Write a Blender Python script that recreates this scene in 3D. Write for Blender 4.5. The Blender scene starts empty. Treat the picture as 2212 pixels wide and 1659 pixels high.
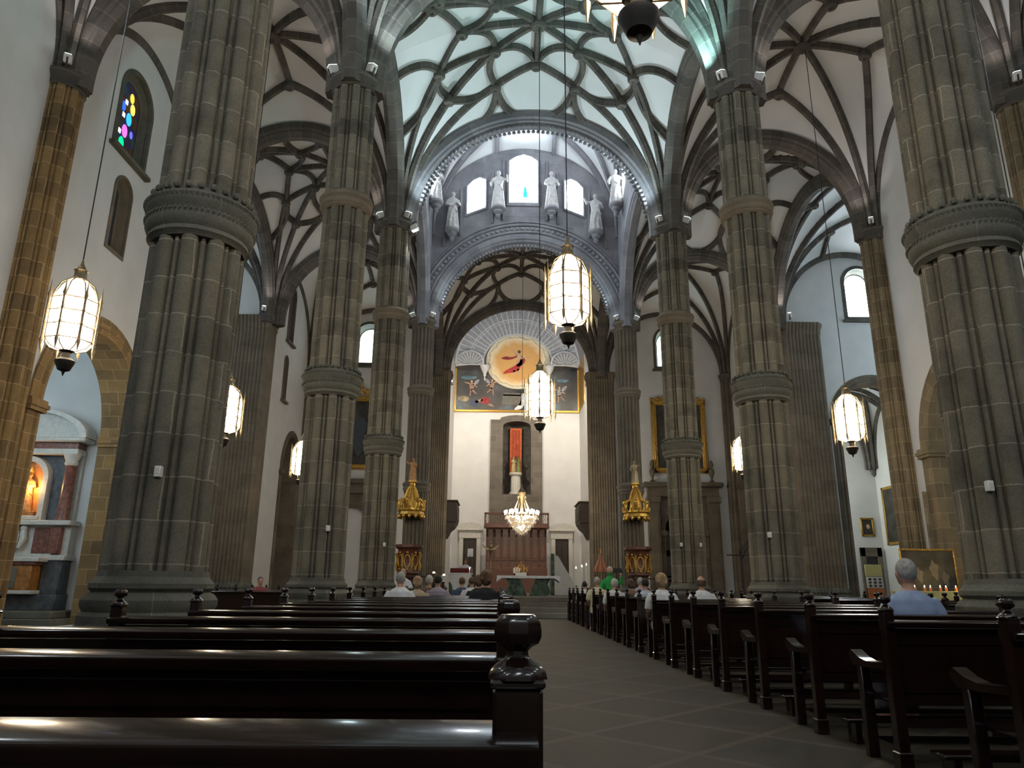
import bpy, bmesh, math, random
from math import sin, cos, pi, sqrt, radians as R
from mathutils import Vector, Matrix
S = bpy.context.scene
COL = S.collection
rnd = random.Random(7)

# ------------------------------------------------------------------ camera
W_, H_ = 2212, 1659
cd = bpy.data.cameras.new('camera'); cam = bpy.data.objects.new('camera', cd); COL.objects.link(cam)
cd.sensor_fit = 'HORIZONTAL'; cd.sensor_width = 36; cd.lens = 1569.1 * 36 / W_
cd.clip_start = .05; cd.clip_end = 300
_pit, _yaw, _rol = .271, .0135, -.0091
fwd = Vector((sin(_yaw) * cos(_pit), cos(_yaw) * cos(_pit), sin(_pit)))
rt0 = Vector((cos(_yaw), -sin(_yaw), 0)); up0 = rt0.cross(fwd)
rt = cos(_rol) * rt0 - sin(_rol) * up0; upv = sin(_rol) * rt0 + cos(_rol) * up0
M = Matrix((rt, upv, -fwd)).transposed().to_4x4(); M.translation = (0, 0, 1.2)
cam.matrix_world = M; S.camera = cam

# ------------------------------------------------------------------ world, exposure
wd = bpy.data.worlds.new('world'); S.world = wd; wd.use_nodes = True
bg = wd.node_tree.nodes['Background']; bg.inputs[0].default_value = (.55, .7, 1, 1); bg.inputs[1].default_value = .3
S.view_settings.view_transform = 'Standard'; S.view_settings.look = 'None'
S.view_settings.exposure = .95; S.view_settings.gamma = 1; S.view_settings.use_curve_mapping = False
cy = S.cycles
cy.max_bounces = 7; cy.diffuse_bounces = 3; cy.glossy_bounces = 3; cy.transmission_bounces = 4; cy.transparent_max_bounces = 12
cy.caustics_reflective = False; cy.caustics_refractive = False; cy.sample_clamp_indirect = 4
cy.blur_glossy = 1.0; cy.use_adaptive_sampling = True; cy.adaptive_threshold = .03
# light levels (each belongs to a lamp or window built below)
P_LANT, P_FLOOD, P_CRYS = 150, 190, 420
P_ALTAR = 500
E_WIN = 20.0
C_WARM = (1, .80, .55); C_COOL = (.72, .93, 1.0); C_DAY = (.78, .92, 1.0)

# ------------------------------------------------------------------ layout numbers (metres)
AX, HW = 1.03, 4.89
XL, XR = AX - HW, AX + HW              # column lines
WL, WR = -11.3, 13.3                   # outer walls
YS = [-6.55, .95, 8.45, 15.95, 23.45, 33.23, 41.88]
ZC = 13.5                              # springing

# ------------------------------------------------------------------ materials
def nt(name):
    m = bpy.data.materials.new(name); m.use_nodes = True
    t = m.node_tree; b = t.nodes['Principled BSDF']
    return m, t, b
def N(t, ty, **k):
    n = t.nodes.new(ty)
    for a, v in k.items():
        if a.startswith('i_'):
            key = a[2:]
            key = int(key) if key.isdigit() else key.replace('_', ' ')
            n.inputs[key].default_value = v
        else: setattr(n, a, v)
    return n
def ramp(t, fac, stops):
    r = t.nodes.new('ShaderNodeValToRGB'); e = r.color_ramp.elements
    e[0].position, e[0].color = stops[0][0], (*stops[0][1], 1)
    e[1].position, e[1].color = stops[-1][0], (*stops[-1][1], 1)
    for p, c in stops[1:-1]:
        x = e.new(p); x.color = (*c, 1)
    t.links.new(fac, r.inputs[0]); return r.outputs[0]
def mixc(t, f, a, b, mode='MIX'):
    n = t.nodes.new('ShaderNodeMix'); n.data_type = 'RGBA'; n.blend_type = mode
    for i, v in ((0, f), (6, a), (7, b)):
        if isinstance(v, (int, float)): n.inputs[i].default_value = v
        elif isinstance(v, tuple): n.inputs[i].default_value = (*v, 1) if len(v) == 3 else v
        else: t.links.new(v, n.inputs[i])
    return n.outputs[2]
def plain(name, col, rough=.6, metal=0, noise=.25, nscale=6, bump=.0, coat=0, spec=.5):
    m, t, b = nt(name)
    tc = N(t, 'ShaderNodeTexCoord'); no = N(t, 'ShaderNodeTexNoise', i_Scale=nscale, i_Detail=5.0)
    t.links.new(tc.outputs['Object'], no.inputs['Vector'])
    c = ramp(t, no.outputs[0], [(.3, tuple(x * (1 - noise) for x in col)), (.7, tuple(min(1, x * (1 + noise)) for x in col))])
    t.links.new(c, b.inputs['Base Color'])
    b.inputs['Roughness'].default_value = rough; b.inputs['Metallic'].default_value = metal
    b.inputs['Coat Weight'].default_value = coat; b.inputs['Coat Roughness'].default_value = .08
    b.inputs['Specular IOR Level'].default_value = spec
    if bump:
        bp = N(t, 'ShaderNodeBump', i_Strength=bump, i_Distance=.02); t.links.new(no.outputs[0], bp.inputs['Height']); t.links.new(bp.outputs[0], b.inputs['Normal'])
    return m
def stone(name, c1, c2, mortar, bw=.75, rh=.5, ms=.012, var=.5, rough=.85, soft=.1):
    """Ashlar: courses from the UV map (metres), tone differs from block to block."""
    m, t, b = nt(name)
    uv = N(t, 'ShaderNodeUVMap'); tc = N(t, 'ShaderNodeTexCoord')
    wob = N(t, 'ShaderNodeTexNoise', i_Scale=2.5, i_Detail=2.0)
    t.links.new(tc.outputs['Object'], wob.inputs['Vector'])
    ma = N(t, 'ShaderNodeVectorMath', operation='SCALE'); ma.inputs[3].default_value = .05
    t.links.new(wob.outputs['Color'], ma.inputs[0])
    ad = N(t, 'ShaderNodeVectorMath', operation='ADD'); t.links.new(uv.outputs[0], ad.inputs[0]); t.links.new(ma.outputs[0], ad.inputs[1])
    br = N(t, 'ShaderNodeTexBrick', i_Scale=1.0, offset=.5)
    br.inputs['Brick Width'].default_value = bw; br.inputs['Row Height'].default_value = rh
    br.inputs['Mortar Size'].default_value = ms; br.inputs['Mortar Smooth'].default_value = soft
    br.inputs['Bias'].default_value = 0
    br.inputs['Color1'].default_value = (*c1, 1); br.inputs['Color2'].default_value = (*c2, 1); br.inputs['Mortar'].default_value = (*mortar, 1)
    t.links.new(ad.outputs[0], br.inputs['Vector'])
    n1 = N(t, 'ShaderNodeTexNoise', i_Scale=1.1, i_Detail=8.0, i_Roughness=.65); t.links.new(tc.outputs['Object'], n1.inputs['Vector'])
    n2 = N(t, 'ShaderNodeTexNoise', i_Scale=45.0, i_Detail=4.0); t.links.new(tc.outputs['Object'], n2.inputs['Vector'])
    g = ramp(t, n1.outputs[0], [(.3, (1 - var,) * 3), (.5, (.9, .9, .9)), (.72, (1.0 + var * .4, 1.0 + var * .34, 1.0 + var * .25))])
    c = mixc(t, 1.0, br.outputs['Color'], g, 'MULTIPLY')
    g2 = ramp(t, n2.outputs[0], [(.3, (.8, .8, .8)), (.7, (1.12, 1.12, 1.12))])
    c = mixc(t, 1.0, c, g2, 'MULTIPLY')
    t.links.new(c, b.inputs['Base Color']); b.inputs['Roughness'].default_value = rough; b.inputs['Specular IOR Level'].default_value = .3
    bp = N(t, 'ShaderNodeBump', i_Strength=.35, i_Distance=.012)
    mm = N(t, 'ShaderNodeMath', operation='MULTIPLY_ADD'); mm.inputs[1].default_value = -1.0
    t.links.new(br.outputs['Fac'], mm.inputs[0]); t.links.new(n2.outputs[0], mm.inputs[2])
    t.links.new(mm.outputs[0], bp.inputs['Height']); t.links.new(bp.outputs[0], b.inputs['Normal'])
    return m
def emit(name, col, st):
    m, t, b = nt(name)
    b.inputs['Base Color'].default_value = (0, 0, 0, 1)
    b.inputs['Emission Color'].default_value = (*col, 1); b.inputs['Emission Strength'].default_value = st
    return m
MT = {}
MT['col'] = stone('column_stone', (.2, .178, .135), (.125, .112, .084), (.31, .28, .22), 1.1, .47, .008, .55)
MT['col_up'] = MT['col']
MT['pier'] = stone('pier_stone', (.19, .155, .115), (.14, .115, .085), (.23, .19, .145), 1.2, .75, .004, .35)
MT['warm'] = stone('ochre_stone', (.31, .2, .085), (.17, .115, .06), (.42, .3, .16), .55, .42, .01, .4)
MT['rib'] = stone('rib_stone', (.135, .12, .105), (.09, .082, .074), (.22, .2, .17), 30, .45, .008, .4)
MT['grey'] = stone('crossing_stone', (.27, .262, .28), (.2, .196, .212), (.33, .32, .32), 1.0, .6, .004, .35)
MT['base'] = stone('base_stone', (.14, .135, .11), (.1, .097, .08), (.2, .19, .15), 1.4, .4, .006, .5)
MT['tan'] = stone('tan_stone', (.23, .18, .11), (.145, .115, .075), (.33, .27, .18), .8, .45, .008, .35)
MT['surround'] = stone('niche_stone', (.2, .175, .145), (.145, .125, .105), (.26, .23, .19), .75, .42, .006, .2)
MT['plaster'] = plain('white_plaster', (.66, .65, .64), .9, 0, .05, 1.2)
MT['vault'] = plain('vault_plaster', (.70, .70, .69), .9, 0, .04, 1.0)
MT['wood'] = plain('dark_polished_wood', (.012, .0045, .0033), .2, 0, .4, 9, 0, .38)
MT['choir'] = plain('red_brown_wood', (.11, .035, .018), .4, 0, .3, 7)
MT['darkwood'] = plain('dark_wood', (.03, .018, .012), .5, 0, .4, 7)
MT['gold'] = plain('gilding', (.72, .42, .09), .33, .85, .4, 20, .2)
MT['brass'] = plain('brass', (.32, .24, .14), .35, .8, .2, 20)
MT['marble'] = plain('white_marble', (.6, .57, .52), .4, 0, .12, 9)
MT['redmarble'] = plain('red_marble', (.19, .075, .055), .35, 0, .5, 10)
MT['orangemarble'] = plain('orange_marble', (.35, .15, .04), .4, 0, .4, 8)
MT['bluemarble'] = plain('blue_grey_marble', (.075, .08, .09), .4, 0, .5, 6)
MT['greenmarble'] = plain('green_marble', (.05, .085, .06), .22, 0, .8, 5)
MT['statue'] = plain('pale_stone', (.42, .40, .38), .8, 0, .2, 6)
MT['wstatue'] = plain('carved_wood_statue', (.42, .2, .06), .4, 0, .4, 6)
MT['white'] = plain('white_paint', (.75, .74, .7), .5, 0, .05, 4)
MT['cloth'] = plain('white_linen', (.7, .69, .68), .9, 0, .08, 6)
MT['black'] = plain('black_metal', (.012, .012, .012), .45, 0, .2, 8)
MT['iron'] = plain('iron', (.04, .035, .03), .5, .5, .2, 8)
MT['carpet'] = plain('dark_red_cloth', (.13, .015, .015), .8)
MT['curtain'] = plain('orange_velvet', (.5, .11, .035), .8, 0, .2, 5)
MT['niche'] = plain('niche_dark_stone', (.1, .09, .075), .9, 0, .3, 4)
MT['frame'] = plain('gilt_frame', (.5, .29, .06), .4, .7, .5, 18, .4)
MT['canvasdark'] = plain('dark_painting', (.038, .034, .028), .6, 0, .8, 1.6)
MT['grisaille'] = plain('grisaille_grey', (.33, .33, .35), .85, 0, .15, 5)
MT['grisailw'] = plain('grisaille_white', (.6, .6, .6), .85, 0, .1, 5)
MT['yellow'] = plain('yellow_board', (.6, .55, .22), .7, 0, .05)
MT['orange'] = plain('orange_panel', (.6, .17, .05), .6, 0, .08)
MT['candlewax'] = plain('candle_wax', (.8, .76, .66), .5, 0, .03)
MT['flame'] = emit('candle_flame', (1, .8, .5), 25)
MT['bulb'] = emit('lamp_bulb', (1, .9, .72), 40)
MT['bulb_s'] = emit('small_bulb', (1, .86, .62), 30)
MT['floodglass'] = emit('flood_lamp_glass', (.8, 1, 1), 3)

# floor
m, t, b = nt('stone_floor'); MT['floor'] = m
tc = N(t, 'ShaderNodeTexCoord'); mp = N(t, 'ShaderNodeMapping'); mp.inputs['Rotation'].default_value = (0, 0, R(45)); t.links.new(tc.outputs['Object'], mp.inputs['Vector'])
br = N(t, 'ShaderNodeTexBrick', i_Scale=1.0, offset=0.0)
for k, v in (('Brick Width', 1.05), ('Row Height', 1.05), ('Mortar Size', .05), ('Mortar Smooth', .5)): br.inputs[k].default_value = v
br.inputs['Color1'].default_value = (.042, .035, .025, 1); br.inputs['Color2'].default_value = (.032, .027, .019, 1); br.inputs['Mortar'].default_value = (.058, .05, .036, 1)
t.links.new(mp.outputs[0], br.inputs['Vector'])
n1 = N(t, 'ShaderNodeTexNoise', i_Scale=1.6, i_Detail=7.0, i_Roughness=.6); t.links.new(tc.outputs['Object'], n1.inputs['Vector'])
g = ramp(t, n1.outputs[0], [(.3, (.6, .6, .6)), (.7, (1.35, 1.3, 1.25))])
t.links.new(mixc(t, 1.0, br.outputs['Color'], g, 'MULTIPLY'), b.inputs['Base Color'])
rr = N(t, 'ShaderNodeMapRange'); rr.inputs[3].default_value = .62; rr.inputs[4].default_value = .85; b.inputs['Specular IOR Level'].default_value = .3; t.links.new(n1.outputs[0], rr.inputs[0]); t.links.new(rr.outputs[0], b.inputs['Roughness'])

# lantern glass: frosted panes that let light through
m, t, b = nt('frosted_glass'); MT['glass'] = m
t.nodes.remove(b); out = t.nodes['Material Output']
tr = N(t, 'ShaderNodeBsdfTransparent'); tl = N(t, 'ShaderNodeBsdfTranslucent'); mx = N(t, 'ShaderNodeMixShader'); mx.inputs[0].default_value = .5
tl.inputs[0].default_value = (.95, .9, .8, 1); tr.inputs[0].default_value = (.95, .93, .9, 1)
t.links.new(tr.outputs[0], mx.inputs[1]); t.links.new(tl.outputs[0], mx.inputs[2]); t.links.new(mx.outputs[0], out.inputs[0])
# stained glass by daylight
def stained(name, strength, stops, scale=2.2, base=None, bright=.0):
    m, t, b = nt(name)
    tc = N(t, 'ShaderNodeTexCoord'); vo = N(t, 'ShaderNodeTexVoronoi', i_Scale=scale); t.links.new(tc.outputs['Object'], vo.inputs['Vector'])
    sp = N(t, 'ShaderNodeSeparateColor'); t.links.new(vo.outputs['Color'], sp.inputs[0])
    c = ramp(t, sp.outputs[0], stops); t.links.new(c, b.inputs['Emission Color'])
    b.inputs['Emission Strength'].default_value = strength; b.inputs['Base Color'].default_value = (.02, .02, .02, 1)
    b.inputs['Roughness'].default_value = .2
    return m
MT['daywin'] = stained('daylight_glass', E_WIN, [(.0, (.75, .9, 1)), (.6, (.9, .97, 1)), (.9, (.55, .8, 1)), (1, (.8, .7, .95))], 3)
MT['daywin_soft'] = stained('pale_stained_glass', 5.0, [(.0, (.8, .95, 1)), (.45, (.95, 1, .9)), (.7, (.3, .55, 1)), (.85, (.3, .8, .5)), (1, (.9, .5, .3))], 4)
MT['farwin'] = stained('window_glass', 9.0, [(.0, (.8, .92, 1)), (1, (.9, .97, 1))], 3)
MT['fill_pane'] = stained('chapel_glass', 2.3, [(.0, (.55, .82, 1)), (1, (.68, .9, 1))], 3)  # glow of the panes added to brighten chapels and transept arms
MT['room_fill'] = stained('room_fill_glow', 2.7, [(.0, (.95, 1, .9)), (1, (.9, 1, .92))], 3)  # glow of the panes added to brighten the side room
MT['dim_glass'] = plain('dark_leaded_glass', (.05, .06, .075), .15, 0, .3, 3)

# ------------------------------------------------------------------ mesh builder
def link(o, parent=None):
    COL.objects.link(o)
    if parent is not None: o.parent = parent
    return o
def tag(o, label=None, cat=None, group=None, kind=None):
    if label: o['label'] = label
    if cat: o['category'] = cat
    if group: o['group'] = group
    if kind: o['kind'] = kind
    return o
def thing(name, label, cat, loc=(0, 0, 0), rz=0, group=None):
    o = bpy.data.objects.new(name, None); link(o); o.location = loc; o.rotation_euler = (0, 0, rz); o.empty_display_size = .2
    return tag(o, label, cat, group)
def kids(o): return [c for c in COL.objects if c.parent is o]
def copy_tree(o, parent=None, ch=None):
    c = o.copy(); COL.objects.link(c); c.parent = parent
    for k in list(o.children): copy_tree(k, c)
    return c
class MB:
    def __init__(s): s.v, s.f, s.uv = [], [], []
    def add(s, vs, fs, uvs=None):
        n = len(s.v); s.v += [tuple(v) for v in vs]
        for i, f in enumerate(fs):
            s.f.append(tuple(n + k for k in f)); s.uv.append(uvs[i] if uvs else None)
        return s
    def box(s, x0, x1, y0, y1, z0, z1, bev=0, rot=0, c=None):
        if x0 > x1: x0, x1 = x1, x0
        if y0 > y1: y0, y1 = y1, y0
        if z0 > z1: z0, z1 = z1, z0
        e = min(bev, (x1 - x0) * .45, (y1 - y0) * .45, (z1 - z0) * .45)
        if e <= 0:
            v = [(x, y, z) for z in (z0, z1) for y in (y0, y1) for x in (x0, x1)]
            f = [(0, 2, 3, 1), (4, 5, 7, 6), (0, 1, 5, 4), (2, 6, 7, 3), (0, 4, 6, 2), (1, 3, 7, 5)]
        else:
            v = []
            for z, ee in ((z0, e), (z0 + e, 0), (z1 - e, 0), (z1, e)):
                a, b_, c_, d = x0 + ee, x1 - ee, y0 + ee, y1 - ee
                k = e if ee == 0 else 0
                if ee == 0: v += [(x0 + e, y0, z), (x1 - e, y0, z), (x1, y0 + e, z), (x1, y1 - e, z), (x1 - e, y1, z), (x0 + e, y1, z), (x0, y1 - e, z), (x0, y0 + e, z)]
                else: v += [(a, c_, z), (b_, c_, z), (b_, c_, z), (b_, d, z), (b_, d, z), (a, d, z), (a, d, z), (a, c_, z)]
            f = [tuple(range(7, -1, -1)), tuple(24 + i for i in range(8))]
            for r in range(3):
                for i in range(8):
                    j = (i + 1) % 8; f.append((r * 8 + i, r * 8 + j, r * 8 + 8 + j, r * 8 + 8 + i))
        if rot:
            cx, cyy = c or ((x0 + x1) / 2, (y0 + y1) / 2)
            v = [(cx + (x - cx) * cos(rot) - (y - cyy) * sin(rot), cyy + (x - cx) * sin(rot) + (y - cyy) * cos(rot), z) for x, y, z in v]
        uvs = []
        for q in f:
            a, b_, c_ = (Vector(v[q[k]]) for k in (0, 1, 2))
            n = (b_ - a).cross(Vector(v[q[-1]]) - a)
            if n.length < 1e-12: n = Vector((0, 0, 1))
            ax = max(range(3), key=lambda k: abs(n[k]))
            uvs.append([(v[k][1], v[k][2]) if ax == 0 else (v[k][0], v[k][2]) if ax == 1 else (v[k][0], v[k][1]) for k in q])
        return s.add(v, f, uvs)
    def loft(s, rings, closed=True, cap=True, uscale=None):
        n = len(rings[0]); vs = [p for r in rings for p in r]; fs, uvs = [], []
        L = [0.0]
        m = n if closed else n - 1
        base = max(rings, key=lambda r: sum((Vector(r[i]) - Vector(r[(i + 1) % n])).length for i in range(m)))
        U = [0.0]
        for i in range(m): U.append(U[-1] + (Vector(base[i]) - Vector(base[(i + 1) % n])).length)
        for a, b_ in zip(rings, rings[1:]):
            L.append(L[-1] + (sum((Vector(p) for p in a), Vector()) / n - sum((Vector(p) for p in b_), Vector()) / n).length)
        for r in range(len(rings) - 1):
            for i in range(m):
                j = (i + 1) % n
                fs.append((r * n + i, r * n + j, (r + 1) * n + j, (r + 1) * n + i))
                uvs.append([(U[i], L[r]), (U[i + 1], L[r]), (U[i + 1], L[r + 1]), (U[i], L[r + 1])])
        if cap and closed:
            fs.append(tuple(range(n - 1, -1, -1))); uvs.append(None)
            fs.append(tuple((len(rings) - 1) * n + i for i in range(n))); uvs.append(None)
        return s.add(vs, fs, uvs)
    def lathe(s, prof, seg=24, cx=0, cy_=0, a0=0, a1=2 * pi, shape=None):
        """prof: (radius, z) from bottom to top."""
        full = abs(a1 - a0 - 2 * pi) < 1e-6
        n = seg if full else seg + 1
        rings = []
        for r, z in prof:
            rings.append([(cx + (r * (shape(a0 + (a1 - a0) * i / seg) if shape else 1)) * cos(a0 + (a1 - a0) * i / seg),
                           cy_ + (r * (shape(a0 + (a1 - a0) * i / seg) if shape else 1)) * sin(a0 + (a1 - a0) * i / seg), z) for i in range(n)])
        vs = [p for r in rings for p in r]; fs, uvs = [], []
        m = seg; rr = max(p[0] for p in prof); L = [0]
        for a, b_ in zip(prof, prof[1:]): L.append(L[-1] + math.hypot(a[0] - b_[0], a[1] - b_[1]))
        z0 = prof[0][1]
        for k in range(len(prof) - 1):
            for i in range(m):
                j = (i + 1) % n
                u0, u1 = rr * (a1 - a0) * i / seg, rr * (a1 - a0) * (i + 1) / seg
                fs.append((k * n + i, k * n + j, (k + 1) * n + j, (k + 1) * n + i))
                uvs.append([(u0, z0 + L[k]), (u1, z0 + L[k]), (u1, z0 + L[k + 1]), (u0, z0 + L[k + 1])])
        if full:
            if prof[0][0] > 1e-4: fs.append(tuple(range(n - 1, -1, -1))); uvs.append(None)
            if prof[-1][0] > 1e-4: fs.append(tuple((len(prof) - 1) * n + i for i in range(n))); uvs.append(None)
        return s.add(vs, fs, uvs)
    def tube(s, pts, r, seg=6, cap=True):
        pts = [Vector(p) for p in pts]; rs = r if isinstance(r, (list, tuple)) else [r] * len(pts)
        rings = []; prev = None
        for i, p in enumerate(pts):
            t_ = (pts[min(i + 1, len(pts) - 1)] - pts[max(i - 1, 0)]).normalized()
            if prev is None:
                a = Vector((0, 0, 1)) if abs(t_.z) < .9 else Vector((1, 0, 0)); nrm = t_.cross(a).normalized()
            else:
                nrm = (prev - t_ * prev.dot(t_)); nrm = nrm.normalized() if nrm.length > 1e-6 else t_.orthogonal().normalized()
            prev = nrm; bn = t_.cross(nrm)
            rings.append([p + rs[i] * (cos(2 * pi * k / seg) * nrm + sin(2 * pi * k / seg) * bn) for k in range(seg)])
        return s.loft(rings, True, cap)
    def ball(s, c, r, seg=12, rings=8, sc=(1, 1, 1)):
        c = Vector(c); rows = []
        for i in range(rings + 1):
            a = -pi / 2 + pi * i / rings; rr = max(cos(a), 1e-3)
            rows.append([(c.x + r * sc[0] * rr * cos(2 * pi * k / seg), c.y + r * sc[1] * rr * sin(2 * pi * k / seg), c.z + r * sc[2] * sin(a)) for k in range(seg)])
        return s.loft(rows, True, True)
    def build(s, name, mat, parent=None, smooth=True, angle=40, mod=None):
        me = bpy.data.meshes.new(name); me.from_pydata(s.v, [], s.f)
        if any(s.uv):
            ul = me.uv_layers.new(name='UVMap'); k = 0; data = ul.data
            for f, u in zip(s.f, s.uv):
                for q in range(len(f)):
                    if u: data[k].uv = u[q]
                    else:
                        p = s.v[f[q]]; data[k].uv = (p[0] + p[1], p[2])
                    k += 1
        me.validate(clean_customdata=False)
        bm = bmesh.new(); bm.from_mesh(me); bmesh.ops.recalc_face_normals(bm, faces=bm.faces); bm.to_mesh(me); bm.free()
        if smooth:
            me.shade_smooth()
            try: me.set_sharp_from_angle(angle=R(angle))
            except Exception: pass
        me.materials.append(MT[mat] if isinstance(mat, str) else mat)
        o = bpy.data.objects.new(name, me); link(o, parent)
        return o
def struct(o, label=None):
    o['kind'] = 'structure'
    if label: o['label'] = label
    return o
def plate(outer, holes, mapf, thick, name, mat, parent=None):
    """Flat plate with holes (2D outlines), mapf(u, v, d) -> world, d from 0 to thick."""
    from mathutils.geometry import delaunay_2d_cdt
    loops = [outer] + holes; vs, faces, mb = [], [], MB()
    ed = []
    for lp in loops:
        n = len(vs); vs += [Vector(p) for p in lp]; faces.append([n + i for i in range(len(lp))])
        ed += [(n + i, n + (i + 1) % len(lp)) for i in range(len(lp))]
    r = delaunay_2d_cdt(vs, ed, [], 0, 1e-6)
    ov, of = r[0], r[2]
    def inside(p, lp):
        c = False; j = len(lp) - 1
        for i in range(len(lp)):
            a, b_ = lp[i], lp[j]
            if (a[1] > p[1]) != (b_[1] > p[1]) and p[0] < (b_[0] - a[0]) * (p[1] - a[1]) / (b_[1] - a[1]) + a[0]: c = not c
            j = i
        return c
    tri = []
    for f in of:
        c = sum((ov[k] for k in f), Vector((0, 0))) / len(f)
        if inside(c, outer) and not any(inside(c, h) for h in holes): tri.append(f)
    for d in (0, thick):
        mb.add([mapf(p[0], p[1], d) for p in ov], [tuple(f) for f in tri], [[tuple(ov[k]) for k in f] for f in tri])
    for lp in loops:
        n = len(lp)
        for i in range(n):
            a, b_ = lp[i], lp[(i + 1) % n]
            mb.add([mapf(a[0], a[1], 0), mapf(b_[0], b_[1], 0), mapf(b_[0], b_[1], thick), mapf(a[0], a[1], thick)], [(0, 1, 2, 3)],
                   [[(a[0] + a[1], 0), (b_[0] + b_[1], 0), (b_[0] + b_[1], thick), (a[0] + a[1], thick)]])
    return mb.build(name, mat, parent, smooth=False)
def archpts(c, hw, z0, zs, n=14, rise=None):
    """Outline of an opening: sill z0, spring zs, half width hw, centre c (counter-clockwise)."""
    rise = rise or hw
    return [(c - hw, z0), (c + hw, z0)] + [(c + hw * cos(pi * i / n), zs + rise * sin(pi * i / n)) for i in range(n + 1)]
def sweep_planar(mb, path, side, prof):
    """prof: list of (s, n): s across (side), n along the inward normal of the path."""
    path = [Vector(p) for p in path]; rings = []
    for i, p in enumerate(path):
        t_ = (path[min(i + 1, len(path) - 1)] - path[max(i - 1, 0)]).normalized()
        sd = side if isinstance(side, Vector) else side[i]
        sd = (sd - t_ * sd.dot(t_)).normalized(); nn = sd.cross(t_).normalized()
        if nn.z > 0 : nn = -nn
        if abs(nn.z) < 1e-4: pass
        rings.append([p + sd * a + nn * b_ for a, b_ in prof])
    mb.loft(rings, True, True)
    return mb

# ------------------------------------------------------------------ vault surface
R0 = .30
def rise(L): return 2.05 + .54 * L
def vz(x, y, bay):
    x0, x1, y0, y1, z0 = bay[:5]
    hx, hy = (x1 - x0) / 2, (y1 - y0) / 2
    dx = min(x - x0, x1 - x); dy = min(y - y0, y1 - y); dx = max(dx, 0); dy = max(dy, 0)
    d = math.hypot(dx, dy)
    if d < 1e-6: return z0
    cx_, sy = dx / d, dy / d
    Lx = hx / cx_ if cx_ > 1e-6 else 1e9; Ly = hy / sy if sy > 1e-6 else 1e9
    L = min(Lx, Ly); top = 1.25 + .725 * (math.hypot(hx, hy) - R0)
    if Lx < Ly: m_ = 1 - Lx * sy / hy; rs = top - (top - rise(hx - R0)) * m_ ** 2.2     # meets the long ridge (v = m_)
    else: m_ = 1 - Ly * cx_ / hx; rs = top - (top - rise(hy - R0)) * m_ ** 2.0
    Le = L - R0; de = max(0, min(d - R0, Le))
    return z0 + rs * sqrt(max(0, 1 - (1 - de / Le) ** 2))
def P2(bay, u, v):
    x0, x1, y0, y1 = bay[:4]
    return ((x0 + x1) / 2 + u * (x1 - x0) / 2, (y0 + y1) / 2 + v * (y1 - y0) / 2)
RIBP = [(-.11, -.06), (.11, -.06), (.115, .06), (.075, .12), (.055, .2), (-.055, .2), (-.075, .12), (-.115, .06)]
ARCP = [(-.30, -.1), (.30, -.1), (.30, .14), (.24, .2), (.24, .28), (.17, .33), (.12, .43), (-.12, .43), (-.17, .33), (-.24, .28), (-.24, .2), (-.30, .14)]
WALP = [(-.1, -.08), (.1, -.08), (.1, .1), (.05, .18), (-.05, .18), (-.1, .1)]
def rib(mb, bay, a, b_, bulge=0, n=16, prof=RIBP):
    """Rib between plan points a and b (u,v units); spaced tighter where it nears a springing."""
    A, B = P2(bay, *a), P2(bay, *b_)
    dx, dy = B[0] - A[0], B[1] - A[1]; L = math.hypot(dx, dy)
    px, py = -dy / L, dx / L
    cornerB = abs(abs(b_[0]) - 1) < 1e-6 and abs(abs(b_[1]) - 1) < 1e-6
    pts = []
    for i in range(n + 1):
        t_ = i / n
        if cornerB: t_ = (1 - (1 - t_) ** 2) * (1 - R0 * .98 / L)
        k = bulge * L * 4 * t_ * (1 - t_) * (1 - .0)
        x, y = A[0] + dx * t_ + px * k, A[1] + dy * t_ + py * k
        pts.append(Vector((x, y, vz(x, y, bay) + .02)))
    if cornerB: pts.append(pts[-1] - Vector((0, 0, .35)))
    rings = []
    for i, p in enumerate(pts):
        t_ = (pts[min(i + 1, len(pts) - 1)] - pts[max(i - 1, 0)]).normalized()
        h = Vector((pts[min(i + 1, len(pts) - 1)].x - pts[max(i - 1, 0)].x, pts[min(i + 1, len(pts) - 1)].y - pts[max(i - 1, 0)].y, 0))
        if h.length < 1e-4: h = Vector((dx, dy, 0))
        h.normalize(); sd = Vector((-h.y, h.x, 0)); nn = t_.cross(sd).normalized()
        hin = Vector((dx, dy, 0)).normalized()
        if nn.z > 1e-3: nn = -nn
        elif abs(nn.z) <= 1e-3: nn = -hin if nn.dot(hin) > 0 else nn
        if cornerB and nn.dot(hin) > .3: nn = nn if nn.z < 0 else -nn
        rings.append([p + sd * a_ + nn * b2 for a_, b2 in prof])
    mb.loft(rings, True, True)
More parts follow.
